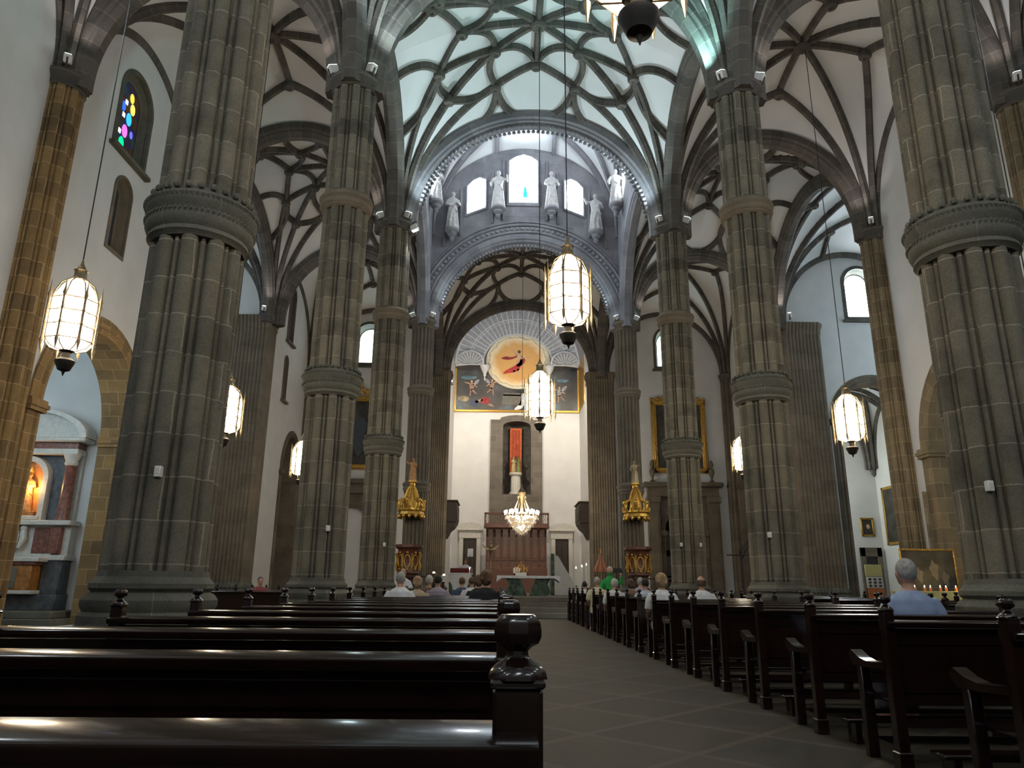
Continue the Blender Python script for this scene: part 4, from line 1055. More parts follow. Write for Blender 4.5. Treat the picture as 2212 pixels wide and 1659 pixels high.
for k in range(6):   # pews of the side aisle, seen low between the columns
    o = copy_tree(pr_); o.location = (-8.6, 21.5 + 1.6 * k, 0); o['label'] = 'dark pew in the left side aisle behind the second column, %s row' % orow[k].replace('front-most near', 'first'); o['group'] = 'dark pews in the left side aisle'
for k in range(6):
    o = copy_tree(pr_); o.location = (7.0, 11.8 + 2.0 * k, 0); o['label'] = 'dark pew in the right side aisle beyond the columns, %s row' % orow[k].replace('front-most near', 'first'); o['group'] = 'dark pews in the right side aisle'

# ------------------------------------------------------------------ people
def body_seated(mb):
    """Seated body facing +y, hips at the origin height .5; one continuous surface."""
    rg = []
    for z, rx, ry, cy_ in ((.44, .16, .12, .02), (.52, .185, .14, .0), (.65, .165, .12, .0), (.8, .175, .12, -.01), (.95, .2, .12, -.01), (1.04, .19, .105, -.01), (1.10, .12, .08, 0), (1.13, .06, .055, .01)):
        rg.append([(rx * cos(a), cy_ + ry * sin(a), z) for a in [2 * pi * i / 20 for i in range(20)]])
    mb.loft(rg); mb.tube([(0, .0, 1.08), (0, .02, 1.2)], [.058, .052], 10)
    mb.ball((0, .03, 1.27), .098, 16, 12, (.82, .98, 1.2)); mb.ball((0, .055, 1.21), .07, 12, 8, (.85, .95, .8))
    mb.ball((0, .135, 1.265), .018, 8, 6, (.8, 1, 1.5)); mb.ball((0, .118, 1.222), .022, 8, 5, (1.2, .6, .5))
    for s_ in (-1, 1):
        mb.ball((s_ * .083, .03, 1.265), .024, 8, 6, (.5, .8, 1.3)); mb.ball((s_ * .033, .118, 1.288), .014, 6, 5)
        mb.tube([(s_ * .17, 0, 1.03), (s_ * .225, -.01, .93), (s_ * .245, .0, .78), (s_ * .2, .16, .64), (s_ * .13, .3, .6)], [.062, .056, .046, .04, .028], 10)
        mb.ball((s_ * .12, .345, .595), .04, 8, 6, (.9, 1.2, .5))
        for j in range(4):
            fx = s_ * (.145 - .017 * j); ln = (.055, .068, .072, .062)[j]
            mb.tube([(fx, .37, .6), (fx - s_ * .004, .37 + ln * .6, .6), (fx - s_ * .006, .37 + ln, .585)], [.0105, .0098, .0085], 6)
        mb.tube([(s_ * .095, .33, .6), (s_ * .07, .36, .602), (s_ * .06, .385, .598)], [.012, .011, .009], 6)
        mb.tube([(s_ * .09, .02, .52), (s_ * .11, .22, .53), (s_ * .12, .44, .50)], [.1, .085, .065], 10)
        mb.tube([(s_ * .12, .44, .5), (s_ * .12, .45, .28), (s_ * .12, .42, .08)], [.062, .055, .04], 10)
        mb.tube([(s_ * .12, .4, .045), (s_ * .13, .55, .035)], [.045, .035], 8)
def top_seated(mb, sleeve=.7):
    rg = []
    for z, rx, ry, cy_ in ((.46, .2, .15, .0), (.55, .205, .155, .0), (.65, .19, .14, .0), (.8, .195, .138, -.01), (.95, .218, .138, -.012), (1.04, .208, .122, -.01), (1.09, .14, .1, 0), (1.125, .078, .072, .01)):
        rg.append([(rx * cos(a) * (1 + .012 * sin(7 * a + z * 9)), cy_ + ry * sin(a), z) for a in [2 * pi * i / 24 for i in range(24)]])
    mb.loft(rg)
    for s_ in (-1, 1): mb.tube([(s_ * .165, 0, 1.035), (s_ * .228, -.01, .93), (s_ * .25, .0, .79)] + ([(s_ * .205, .155, .645)] if sleeve > .9 else []), [.078, .072, .066] + ([.052] if sleeve > .9 else []), 12)
def legs_seated(mb):
    for s_ in (-1, 1):
        mb.tube([(s_ * .09, .0, .52), (s_ * .11, .22, .535), (s_ * .12, .45, .505)], [.115, .1, .08], 12); mb.tube([(s_ * .12, .45, .51), (s_ * .12, .455, .28), (s_ * .12, .425, .09)], [.078, .07, .06], 12)
    mb.ball((0, 0, .5), .17, 14, 8, (1.1, .9, .65))
def hair_m(mb, kind):
    if kind == 'short':
        mb.ball((0, .010, 1.296), .102, 16, 10, (.86, .95, 1.08))
    elif kind == 'bald':
        rows = []
        for z, q in ((1.2, .9), (1.24, 1.0), (1.3, 1.0), (1.32, .96)):
            rows.append([(.093 * q * cos(a), .018 + .108 * q * sin(a) , z) for a in [pi * .93 + pi * 1.14 * i / 16 for i in range(17)]] + [(.075 * q * cos(a), .018 + .09 * q * sin(a), z) for a in [pi * .93 + pi * 1.14 * i / 16 for i in range(16, -1, -1)]])
        mb.loft(rows)
    elif kind == 'bob':
        mb.ball((0, .003, 1.30), .112, 16, 12, (.95, .95, 1.05)); mb.ball((0, -.035, 1.24), .09, 14, 8, (1.05, .75, 1.0)); [mb.ball((.075 * cos(a), -.05 + .03 * sin(3 * a), 1.28 + .075 * sin(a)), .035, 8, 6) for a in [2 * pi * i / 9 for i in range(9)]]
    elif kind == 'long':
        mb.ball((0, .0, 1.295), .125, 16, 12, (.95, .98, 1.08)); mb.ball((0, -.05, 1.17), .11, 14, 10, (1.1, .55, 1.35))
_pm = {}
def pmesh(key, fn, vox):
    if key not in _pm:
        mb = MB(); fn(mb); o = remesh_obj(mb, 'figure_' + key, 'cloth', None, vox, 2); _pm[key] = o.data; bpy.data.objects.remove(o)
    return _pm[key]
MT['skin'] = plain('skin', (.45, .26, .18), .55, 0, .08, 8)
HAIR = dict(grey=(.32, .31, .3), white=(.5, .48, .45), brown=(.09, .05, .03), black=(.015, .013, .012), blond=(.30, .2, .11), ginger=(.11, .055, .028))
for k_, v_ in HAIR.items(): MT['hair_' + k_] = plain(k_ + '_hair', v_, .75, 0, .3, 30)
def fabric(name, c): 
    k_ = 'fab_' + name
    if k_ not in MT: MT[k_] = plain(name + '_cloth', c, .9, 0, .12, 12)
    return MT[k_]
def person(x, y, label, shirt, hair, hk, sc=1.0, rz=0, trousers=(.05, .05, .07), z=0, sleeve=.7, group=None, cat='person'):
    t_ = thing('person', label, cat, (x, y, z), rz, group)
    put('body', pmesh('body', body_seated, .0105), t_, 'skin', sc=sc)
    put('shirt', pmesh('shirt%s' % sleeve, lambda m_: top_seated(m_, sleeve), .016), t_, shirt, sc=sc)
    put('trousers', pmesh('trousers', legs_seated, .018), t_, fabric('t%.2f' % trousers[0], trousers), sc=sc)
    put('hair', pmesh('hair' + hk, lambda m_: hair_m(m_, hk), .014), t_, 'hair_' + hair, sc=sc)
    return t_
wht = fabric('white_shirt', (.62, .63, .66)); blu = fabric('pale_blue_shirt', (.26, .33, .5)); flo = fabric('floral_blouse', (.4, .3, .22)); blk = fabric('black_coat', (.012, .012, .016))
crm = fabric('cream_shirt', (.6, .54, .36)); brn = fabric('brown_top', (.16, .09, .07)); nav = fabric('navy_top', (.04, .06, .12)); lbl = fabric('ice_blue_shirt', (.42, .5, .62)); mau = fabric('mauve_top', (.3, .26, .33)); red = fabric('dusty_red_top', (.25, .07, .08))
def rowy(r, left): return (LP0 + PW * r if left else RP0 + RPW * r) + .26
def px_x(px, y): return (px - 1080) / 1628 * y
PPL = [  # px, row, left?, label, shirt, hair, kind, scale, sleeve
 (865, 10, 1, 'grey-haired person in a white shirt seated left of the aisle near the left pulpit', wht, 'grey', 'short', 1.03, .7),
 (902, 11, 1, 'blond person in a patterned blouse seated beside the person in white', flo, 'blond', 'bob', .98, .7),
 (1050, 9, 1, 'person with full ginger-brown hair and a black coat, left block', blk, 'ginger', 'bob', 1.04, 1),
 (1970, 3, 0, 'grey-haired man in a pale blue shirt seated alone, largest figure right of the aisle', blu, 'grey', 'short', 1.06, 1),
 (1430, 8, 0, 'blond person in a white top with a dark shoulder strap, right block', wht, 'blond', 'bob', 1.03, .7),
 (1517, 9, 0, 'balding man in a white shirt seated in front of the grey column, right block', wht, 'brown', 'bald', 1.02, .7),
 (1290, 14, 0, 'grey-haired person in a cream shirt seated at the aisle end of the right block', crm, 'grey', 'short', 1.05, .7),
 (1328, 12, 0, 'white-haired person in a white top seated in front of the green-robed priest', wht, 'white', 'short', 1.0, .7),
 (1363, 13, 0, 'brown-haired person in a brown top seated right of the white-haired person', brn, 'brown', 'bob', 1.0, .7),
 (1395, 11, 0, 'black-haired person in an ice blue shirt seated near the right pulpit', lbl, 'black', 'short', 1.0, 1),
 (1384, 15, 0, 'person with dark grey hair in a mauve top seated behind the right pulpit railing', mau, 'grey', 'short', 1.06, 1),
 (1263, 17, 0, 'black-haired person in a white shirt at the aisle end by the tall candles', wht, 'black', 'short', .98, .7)]
for px, r, lf, lb, sh, hr, hk, sc, sl in PPL:
    y = rowy(r, lf); person(px_x(px, y), y, lb, sh, hr, hk, sc, 0, sleeve=sl)
# people seen beyond the left block, on chairs before the steps
def chair(x, y, label, rz=0):
    t_ = thing('wooden_chair', label, 'chair', (x, y, 0), rz, 'chairs before the altar steps')
    mb = MB(); mb.box(-.22, .22, -.2, .24, .42, .45, .01); mb.build('seat', 'wood', t_)
    mb = MB(); mb.box(-.22, .22, -.24, -.2, .6, .92, .01); mb.build('backrest', 'wood', t_)
    for a in (-.19, .19):
        for b_ in (-.2, .2): mb = MB(); mb.box(a - .02, a + .02, b_ - .02, b_ + .02, 0, .42 if b_ > 0 else .9); mb.build('leg', 'wood', t_)
for px, y, lb, sh, hr, hk in ((998, 21.0, 'brown-haired person in a navy top seated before the altar, beside a short-haired neighbour', nav, 'ginger', 'short'), (1019, 20.5, 'person with light brown hair and white top seated beside the navy top', wht, 'brown', 'short'),
                              (927, 17.6, 'white-haired person in a brown top, third from the white shirt in the left block', brn, 'white', 'short'), (946, 17.3, 'black-haired person seated behind the small font lamp, left of the altar', mau, 'black', 'short'), (1034, 16.8, 'person with dark brown hair and black top beside the wearer of the black coat', blk, 'brown', 'bob')):
    x = px_x(px, y); person(x, y, lb, sh, hr, hk, 1.02); chair(x, y, 'dark wooden chair under the %s' % lb.split(',')[0].split(' seated')[0].split(' beside')[0])
x, y = -7.4, 23.35; person(x, y, 'person in a dusty red top seated in the left side aisle', red, 'black', 'short', 1.0, pi + .5)

# standing priest and standing server
def robe_person(x, y, z, label, robe, hair, rz, h=1.72):
    t_ = thing('person', label, 'person', (x, y, z), rz)
    put('robe', robed_mesh(1 if robe == 'g' else 0), t_, plain('green_vestment', (.01, .33, .06), .7, 0, .25, 7) if robe == 'g' else wht, (0, 0, -.02), (h / 1.75 * 1.05, h / 1.75 * 1.05, h / 1.75 * .985))
    mb = MB(); k = h / 1.75
    mb.tube([(0, .0, 1.4 * k), (0, -.02, 1.58 * k)], .056, 10); mb.ball((0, -.03, 1.655 * k), .116, 16, 12, (.92, 1.02, 1.2)); mb.ball((0, -.14, 1.64 * k), .02, 8, 6, (.8, 1, 1.4))
    for s_ in (-1, 1):
        mb.ball((s_ * .088, -.02, 1.64 * k), .022, 8, 6, (.5, .8, 1.3))
        c_ = {1: [(-.3, -.17, .93), (.36, -.14, 1.53)], 0: [(-.11, -.2, 1.05), (.19, -.24, 1.15)]}[1 if robe == 'g' else 0][(s_ + 1) // 2]
        c_ = tuple(q * k for q in c_); mb.ball(c_, .052, 10, 7)
        for j in range(4): mb.tube([(c_[0] + (j - 1.5) * .02, c_[1] - .03, c_[2]), (c_[0] + (j - 1.5) * .023, c_[1] - .09, c_[2] + .015), (c_[0] + (j - 1.5) * .022, c_[1] - .115, c_[2] - .005)], [.011, .01, .009], 6)
        mb.tube([(c_[0] - s_ * .04, c_[1], c_[2]), (c_[0] - s_ * .06, c_[1] - .05, c_[2] + .02)], [.013, .01], 6)
    remesh_obj(mb, 'head_and_hands', 'skin', t_, .012, 1)
    mb = MB(); mb.ball((0, .012, 1.68 * k), .128, 16, 10, (.93, .98, 1.1)); mb.build('hair', 'hair_' + hair, t_)
    return t_
robe_person(4.15, 28.3, .0, 'priest in a bright green vestment standing near the tall candles', 'g', 'white', 0, 1.88)
robe_person(-3.55, 27.6, .0, 'altar server in a white robe standing by the left pulpit railing', 'w', 'black', 0, 1.75)
#PART3
# ------------------------------------------------------------------ end wall: painting and coffered arch
Z0P = 16.3
pt = thing('mural_painting', 'huge arched painting of a red-robed figure in a golden disc above a dark scene', 'painting', (0, 0, 0))
m, t, b = nt('mural_canvas')
tc = N(t, 'ShaderNodeTexCoord'); n1 = N(t, 'ShaderNodeTexNoise', i_Scale=.55, i_Detail=6.0); t.links.new(tc.outputs['Object'], n1.inputs['Vector'])
t.links.new(ramp(t, n1.outputs[0], [(.3, (.02, .02, .025)), (.45, (.06, .055, .05)), (.58, (.09, .085, .08)), (.7, (.13, .19, .24)), (.8, (.3, .36, .38))]), b.inputs['Base Color']); b.inputs['Roughness'].default_value = .5
def flat(pts, y, name, mat, parent, th=.012):
    mb = MB(); n = len(pts); mb.loft([[(u, y + th, v) for u, v in pts], [(u, y, v) for u, v in pts]]); return mb.build(name, mat, parent, smooth=False)
def blob(cx, cz, rx, rz, n=24, wob=0, ph=0): return [(cx + rx * (1 + wob * sin(5 * a + ph)) * cos(a), cz + rz * (1 + wob * sin(4 * a + ph)) * sin(a)) for a in [2 * pi * i / n for i in range(n)]]
flat([(CL + .02, 13.1), (CR - .02, 13.1), (CR - .02, Z0P)] + [(AX + 2.45 * cos(pi * i / 30), 16.6 + 2.2 * sin(pi * i / 30)) for i in range(31)] + [(CL + .02, Z0P)], 49.93, 'canvas', m, pt, .05)
m, t, b = nt('golden_disc')
tc = N(t, 'ShaderNodeTexCoord'); mp = N(t, 'ShaderNodeMapping'); mp.inputs['Location'].default_value = (-1.1 / 2.45, 0, -16.75 / 2.2); mp.inputs['Scale'].default_value = (1 / 2.45, 0, 1 / 2.2); t.links.new(tc.outputs['Object'], mp.inputs[0])
ln = N(t, 'ShaderNodeVectorMath', operation='LENGTH'); t.links.new(mp.outputs[0], ln.inputs[0])
n1 = N(t, 'ShaderNodeTexNoise', i_Scale=2.0, i_Detail=4.0); t.links.new(tc.outputs['Object'], n1.inputs['Vector'])
ad = N(t, 'ShaderNodeMath', operation='MULTIPLY_ADD'); ad.inputs[1].default_value = .3; t.links.new(n1.outputs[0], ad.inputs[0]); t.links.new(ln.outputs['Value'], ad.inputs[2])
t.links.new(ramp(t, ad.outputs[0], [(.2, (.75, .42, .14)), (.75, (.72, .38, .11)), (.95, (.85, .7, .45)), (1.0, (.7, .62, .45)), (1.1, (.3, .25, .2))]), b.inputs['Base Color']); b.inputs['Roughness'].default_value = .6
flat(blob(1.1, 16.75, 2.3, 2.05, 48), 49.915, 'golden_disc', m, pt)
sk = plain('painted_flesh', (.6, .36, .22), .6); rd = plain('painted_red', (.5, .045, .04), .6); wt = plain('painted_white', (.65, .65, .66), .6); dk = plain('painted_brown', (.07, .04, .03), .6)
def fig(pts, mat, nm='painted_shape'): flat(pts, 49.90, nm, mat, pt)
def sm(pts, k=4):
    o_, n_ = [], len(pts)
    for i in range(n_):
        p0, p1, p2, p3 = pts[i - 1], pts[i], pts[(i + 1) % n_], pts[(i + 2) % n_]
        for q in range(k):
            t_ = q / k; o_.append(tuple(.5 * (2 * p1[c] + (p2[c] - p0[c]) * t_ + (2 * p0[c] - 5 * p1[c] + 4 * p2[c] - p3[c]) * t_ ** 2 + (3 * p1[c] - p0[c] - 3 * p2[c] + p3[c]) * t_ ** 3) for c in (0, 1)))
    return o_
def limb(p, q, w0, w1, mat, nm='painted_limb'):
    d_ = Vector((q[0] - p[0], q[1] - p[1])).normalized(); n_ = (-d_.y, d_.x)
    fig([(p[0] + n_[0] * w0, p[1] + n_[1] * w0), (p[0] - n_[0] * w0, p[1] - n_[1] * w0), (q[0] - n_[0] * w1, q[1] - n_[1] * w1), (q[0] + n_[0] * w1, q[1] + n_[1] * w1)], mat, nm)
rd2 = plain('painted_deep_red', (.3, .03, .03), .6, 0, .4, 4)
fig(sm([(.02, 15.82), (.35, 15.86), (.8, 15.95), (1.15, 16.1), (1.3, 16.4), (1.45, 16.75), (1.3, 16.95), (1.15, 16.65), (.8, 16.4), (.45, 16.2), (.2, 16.05)]), rd, 'red_robe')
fig(sm([(-.12, 16.98), (.2, 16.88), (.6, 16.9), (.95, 17.05), (1.0, 17.18), (.6, 17.08), (.2, 17.12)]), rd2, 'red_robe')
fig(sm([(.95, 16.45), (1.25, 16.55), (1.4, 16.95), (1.33, 17.22), (1.12, 17.3), (.96, 17.15), (1.02, 16.85)]), sk, 'painted_torso')
fig(sm([(1.0, 16.35), (1.4, 16.5), (1.62, 16.85), (1.45, 17.0), (1.25, 16.7)]), rd2, 'red_robe')
limb((1.02, 17.2), (.6, 17.68), .06, .035, sk); limb((1.33, 17.12), (1.95, 17.02), .06, .03, sk); limb((1.1, 16.2), (1.05, 15.65), .08, .035, sk); limb((.85, 16.1), (.75, 15.7), .07, .035, sk)
flat(blob(1.17, 17.42, .1, .13), 49.888, 'painted_head', sk, pt); flat(blob(1.17, 17.48, .12, .11), 49.88, 'painted_hair', dk, pt)
fl = plain('painted_dim_flesh', (.33, .2, .13), .6, 0, .3, 5); gw = plain('painted_dim_white', (.3, .3, .31), .6, 0, .3, 5)
def angel(x, z, s_, mat):
    fig(sm([(x - .16 * s_, z), (x, z - .3), (x + .16 * s_, z - .05), (x + .1 * s_, z + .25), (x - .1 * s_, z + .25)]), mat, 'painted_torso'); flat(blob(x, z + .36, .075, .09), 49.888, 'painted_head', sk, pt)
    limb((x - .08 * s_, z + .2), (x - .5 * s_, z + .3), .045, .02, sk); limb((x + .08 * s_, z + .15), (x + .4 * s_, z - .05), .045, .02, sk); limb((x, z - .2), (x + .35 * s_, z - .55), .07, .03, fl); limb((x - .05 * s_, z - .2), (x - .1 * s_, z - .7), .06, .03, fl)
    fig(sm([(x + .1 * s_, z + .1), (x + .3 * s_, z + .45), (x + .55 * s_, z + .5), (x + .4 * s_, z + .2)]), gw, 'painted_wing')
angel(-2.2, 14.85, 1, fl); angel(-.75, 14.95, -1, fl); angel(4.05, 14.45, 1, gw)
fig(sm([(-1.55, 13.75), (-1.2, 13.55), (-.85, 13.7), (-.95, 14.0), (-1.3, 14.1)]), rd2, 'painted_cloak'); limb((-1.9, 13.7), (-1.4, 13.9), .1, .08, fl); limb((-1.0, 13.6), (-.6, 13.4), .09, .05, fl)
fig(sm([(-2.3, 13.5), (-1.9, 13.35), (-1.6, 13.6), (-1.9, 13.95), (-2.2, 13.85)]), plain('painted_blue', (.05, .06, .1), .6), 'painted_cloak')
fig([(-.05, 13.55), (1.35, 13.5), (1.35, 14.25), (1.2, 14.4), (.05, 14.42)], plain('painted_tomb', (.13, .12, .1), .6, 0, .2, 5), 'painted_tomb'); fig([(-.02, 14.2), (1.33, 14.18), (1.35, 14.28), (.0, 14.3)], gw, 'painted_tomb_edge')
fig(sm([(.85, 13.2), (1.4, 13.3), (1.62, 13.9), (1.55, 14.35), (1.35, 14.3), (1.25, 13.7)]), wt, 'painted_shroud')
fig(sm(blob(-2.75, 13.95, .4, .2, 12, .1)), plain('painted_lamplight', (.3, .24, .14), .6, 0, .5, 3)); fig(sm(blob(-2.4, 15.5, .55, .14, 12, .15)), plain('painted_sky', (.12, .2, .24), .6, 0, .4, 3)); fig(sm(blob(4.3, 15.35, .42, .12, 12, .15)), plain('painted_sky_patch', (.12, .2, .24), .6, 0, .4, 3))
mb = MB(); mb.box(CL, CR, 49.78, 49.95, 12.98, 13.14, .02); mb.box(CL, CL + .12, 49.8, 49.95, 13.1, 16.2); mb.box(CR - .12, CR, 49.8, 49.95, 13.1, 16.2)
mb.build('picture_frame', 'frame', pt, smooth=False)
mb = MB(); mb.box(CR - .04, CR - .004, 46.6, 49.8, 12.98, 13.12); mb.box(CR - .04, CR - .004, 46.5, 46.64, 12.98, 16.3); mb.box(CR - .02, CR - .006, 46.64, 49.8, 13.1, 16.3); mb.build('frame_return', 'frame', pt, smooth=False)
# splayed arch of white ribs over grey panels
cf = MB(); n = 48
def cone(th, s_): r_ = 4.40 - (4.40 - 2.5) * s_; rz_ = 4.38 - (4.38 - 2.25) * s_; return (AX + .04 * s_ + r_ * cos(th), 49.2 + .68 * s_, Z0P + rz_ * sin(th) + .25 * s_)
cf.loft([[cone(pi * i / n, s_) for i in range(n + 1)] for s_ in (0, .25, .5, .75, 1)], closed=False, cap=False); struct(cf.build(nxt(), 'grisaille'), 'grey panels of the splayed arch round the painting')
wr = MB()
for k in range(31):
    th = pi * (k + .5) / 31; pp_ = [Vector(cone(th, i_ / 12)) + Vector((0, -.02, 0)) for i_ in range(13)]
    pp_ = [q for q in pp_ if math.hypot(abs(q.x - AX) - 3.35, q.z - Z0P) > 1.0]
    if len(pp_) > 1: wr.tube(pp_, .05, 5)
for s_, r_ in ((0.02, .07), (.46, .05), (.54, .035), (1, .07)): wr.tube([Vector(cone(pi * i / 60, s_)) + Vector((0, -.02, 0)) for i in range(61)], r_, 5)
struct(wr.build(nxt(), 'grisailw'), 'white ribs of the splayed arch round the painting')
for sx in (-1, 1):
    c = AX + sx * 3.35; mb = MB(); off_ = -.42; mb.loft([[(c + r_ * cos(pi * i / 24), yy, Z0P + r_ * sin(pi * i / 24)) for i in range(25)] for r_, yy in ((1.02, 49.13), (.9, 49.08), (.9, 49.20))], closed=False, cap=False)
    for k in range(11): th = pi * (k + .5) / 11; mb.tube([(c + .08 * cos(th), 49.43, Z0P + .06), (c + .5 * cos(th), 49.38, Z0P + .5 * sin(th)), (c + .9 * cos(th), 49.20, Z0P + .9 * sin(th))], [.01, .035, .05], 5)
    mb.tube([(c - 1, 49.28, Z0P + .0), (c + 1, 49.28, Z0P + .0)], .05, 5)
    struct(mb.build(nxt(), 'grisailw'), 'shell-shaped niche beside the golden disc')
    mb = MB(); mb.loft([[(c + r_ * cos(pi * i / 24), yy, Z0P + r_ * sin(pi * i / 24)) for i in range(25)] for r_, yy in ((.9, 49.23), (.6, 49.40), (.05, 49.46))], closed=False, cap=False); struct(mb.build(nxt(), 'grisaille'))
    mb = MB(); kx = AX + sx * 2.3; mb.lathe([(.02, 15.2), (.06, 15.3), (.05, 15.5), (.12, 15.6), (.1, 15.7), (.26, 16.0), (.3, 16.15), (.34, 16.2), (.34, 16.3)], 14, kx, 49.6); struct(mb.build(nxt(), 'grisailw'), 'white pendant bracket between the arches')

# choir wall of reddish wood with a balustrade
cw = thing('choir_screen', 'reddish wooden choir screen with a carved balcony rail behind the altar', 'screen', (1.03, 48.4, .78))
def cbox(nm, mat, *a, bev=.01, par=cw): mb = MB(); mb.box(*a, bev); return mb.build(nm, mat, par)
cbox('back_panel', 'choir', -1.98, 1.98, .1, .3, 0, 4.3)
mb = MB()
for k in range(8):
    a = -1.93 + k * .49; mb.box(a, a + .43, .04, .1, 2.0, 3.7, .015); mb.box(a + .06, a + .37, .01, .04, 2.15, 3.55, .015); mb.box(a, a + .43, .04, .1, .25, 1.85, .015)
mb.build('carved_panels', 'choir', cw)
cbox('lower_stall', 'choir', -1.98, 1.98, -.55, .04, 0, 1.55, bev=.02)
cbox('cornice', 'choir', -2.12, 2.12, -.6, .32, 4.02, 4.25, bev=.04)
brp = [(.1, 3.5), (.1, 4.02), (-.5, 4.02), (-.45, 3.9), (-.15, 3.75), (-.05, 3.55)]
for k in range(9): a = -1.9 + k * .475; mb = MB(); mb.loft([[(a + e, y, z) for y, z in brp] for e in (-.06, .06)]); mb.build('bracket', 'choir', cw, smooth=False)
mb = MB(); mb.box(-2.1, 2.1, -.58, -.48, 4.9, 5.02, .02); mb.box(-2.1, 2.1, -.56, -.5, 4.25, 4.33)
for k in (-2.05, -.95, .95, 2.05): mb.box(k - .05, k + .05, -.58, -.48, 4.25, 5.02, .01)
for k in range(28):
    a = -2.0 + k * .148; mb.tube([(a, -.53, 4.33), (a + .06, -.53, 4.45), (a - .04, -.53, 4.6), (a + .06, -.53, 4.75), (a, -.53, 4.9)], .018, 5)
mb.build('balcony_rail', 'choir', cw)
cbox('bishop_chair', 'cloth', -.2, .22, -.9, -.56, .55, 1.55, bev=.08)
for sx, nm in ((-1, 'left'), (1, 'right')):
    x = AX + sx * 3.08
    d = bpy.data.objects.new('door_%d' % (1 if sx < 0 else 2), None); link(d); d.location = (x, 49.7, .78); struct(d, 'dark door in a white stone surround with curved pediment, %s of the choir screen' % nm)
    mb = MB(); mb.box(-.42, .42, -.02, .1, 0, 3.45, .01); dl_ = mb.build('door_leaf', 'darkwood', d)
    for q in (0, 1):
        for r_ in (0, 1): mb = MB(); mb.box(-.36 + q * .38, -.02 + q * .38, -.05, -.02, .2 + r_ * 1.6, 1.6 + r_ * 1.6, .02); mb.build('door_panel', 'darkwood', dl_)
    mb = MB(); mb.box(-.72, -.44, -.1, .28, 0, 3.5, .02); mb.box(.44, .72, -.1, .28, 0, 3.5, .02); mb.box(-.74, .74, -.12, .28, 3.46, 3.95, .02); mb.box(-.86, .86, -.25, .28, 3.95, 4.1, .03)
    mb.loft([[(.84 * cos(pi * i / 16), y, 4.1 + .42 * sin(pi * i / 16)) for i in range(17)] for y in (-.2, .28)]); mb.build('stone_surround', 'marble', d, angle=30)
    g = thing('organ_balcony', 'dark wooden organ balcony jutting from the %s chancel wall' % nm, 'balcony', ((CL if sx < 0 else CR), 45.2, 4.3))
    def ml(a, b_): return (a, b_) if sx < 0 else (-b_, -a)
    a, b_ = ml(0, .72); mb = MB(); mb.box(a, b_, -1.3, 1.3, .55, 1.75, .03); pa_ = mb.build('parapet', 'darkwood', g)
    mb = MB(); pr2 = [(0, -.35), (.1, -.3), (.3, .1), (.55, .3), (.7, .55), (0, .55)]; mb.loft([[((q if sx < 0 else -q), y, z) for q, z in pr2] for y in (-1.15, 1.15)]); mb.build('corbelled_base', 'darkwood', g, smooth=False)
    mb = MB()
    a, b_ = ml(.72, .76)
    for k in range(6): mb.box(a, b_, -1.2 + k * .41, -.87 + k * .41, .7, 1.6, .01)
    mb.build('carved_panels', 'darkwood', pa_); a, b_ = ml(0, .8); mb = MB(); mb.box(a, b_, -1.36, 1.36, 1.75, 1.84, .02); mb.build('handrail', 'darkwood', g)

# ------------------------------------------------------------------ altar and its things
al = thing('altar', 'altar table under a white cloth on a V-shaped green marble base', 'altar', (1.22, 33.1, .78))
mb = MB(); mb.box(-1.25, 1.25, -.5, .5, .74, .82, .01); mb.build('table_top', 'greenmarble', al)
for s_ in (-1, 1):
    mb = MB(); pr2 = [(s_ * .06, 0), (s_ * .78, 0), (s_ * 1.0, .12), (s_ * .85, .5), (s_ * .98, .74), (s_ * .35, .74), (s_ * .18, .35)]; mb.loft([[(x, y, z) for x, z in pr2] for y in (-.38, .38)]); mb.build('marble_base', 'greenmarble', al, smooth=False)
mb = MB(); hem = lambda k: .02 * sin(k * 1.3)
top = [(-1.36, -.56), (1.36, -.56), (1.36, .56), (-1.36, .56)]
ring0, ring1 = [], []
for i in range(4):
    a, b_ = top[i], top[(i + 1) % 4]
    for k in range(12):
        u = k / 12; x, y = a[0] + (b_[0] - a[0]) * u, a[1] + (b_[1] - a[1]) * u
        ring0.append((x * .995, y * .995, .85)); end = abs(x) > 1.3; ring1.append((x * (1.01 + hem(k + i) * .3), y * (1.01 + hem(k) * .5), .74 - (.16 if end else 0) + hem(k) * .3))
mb.loft([ring1, [(x * 1.003, y * 1.003, .835) for x, y, _ in ring0], ring0], cap=False); mb.add(ring0, [tuple(range(48))]); tag(mb.build('altar_cloth', 'cloth', None), 'white cloth draped over the green marble altar', 'cloth').location = al.location
mn = thing('altar_ornament', 'gilded crown-shaped ornament with a letter R on a white box with red ends', 'ornament', (.92, 33.0, 1.63))
mb = MB(); mb.box(-.24, .24, -.1, .1, 0, .13, .01); mb.build('box', 'white', mn)
for s_ in (-1, 1): mb = MB(); mb.box(s_ * .25, s_ * .34, -.1, .1, 0, .11, .01); mb.build('box_end', 'carpet', mn)
mb = MB()
for s_ in (-1, 1):
    mb.tube([(s_ * .02, 0, .14), (s_ * .2, 0, .15), (s_ * .28, 0, .24), (s_ * .22, 0, .33), (s_ * .14, 0, .3), (s_ * .17, 0, .24)], .022, 6); mb.tube([(s_ * .12, 0, .32), (s_ * .13, 0, .42), (s_ * .05, 0, .5), (0, 0, .53)], .02, 6); mb.ball((s_ * .25, 0, .36), .03, 8, 6)
mb.tube([(-.1, 0, .16), (-.13, 0, .38), (0, 0, .45), (.13, 0, .38), (.1, 0, .16)], .02, 6); mb.ball((0, 0, .55), .03, 8, 6); mb.box(-.008, .008, -.01, .01, .56, .66); mb.box(-.03, .03, -.01, .01, .61, .625); mb.build('gilt_scrolls', 'gold', mn)
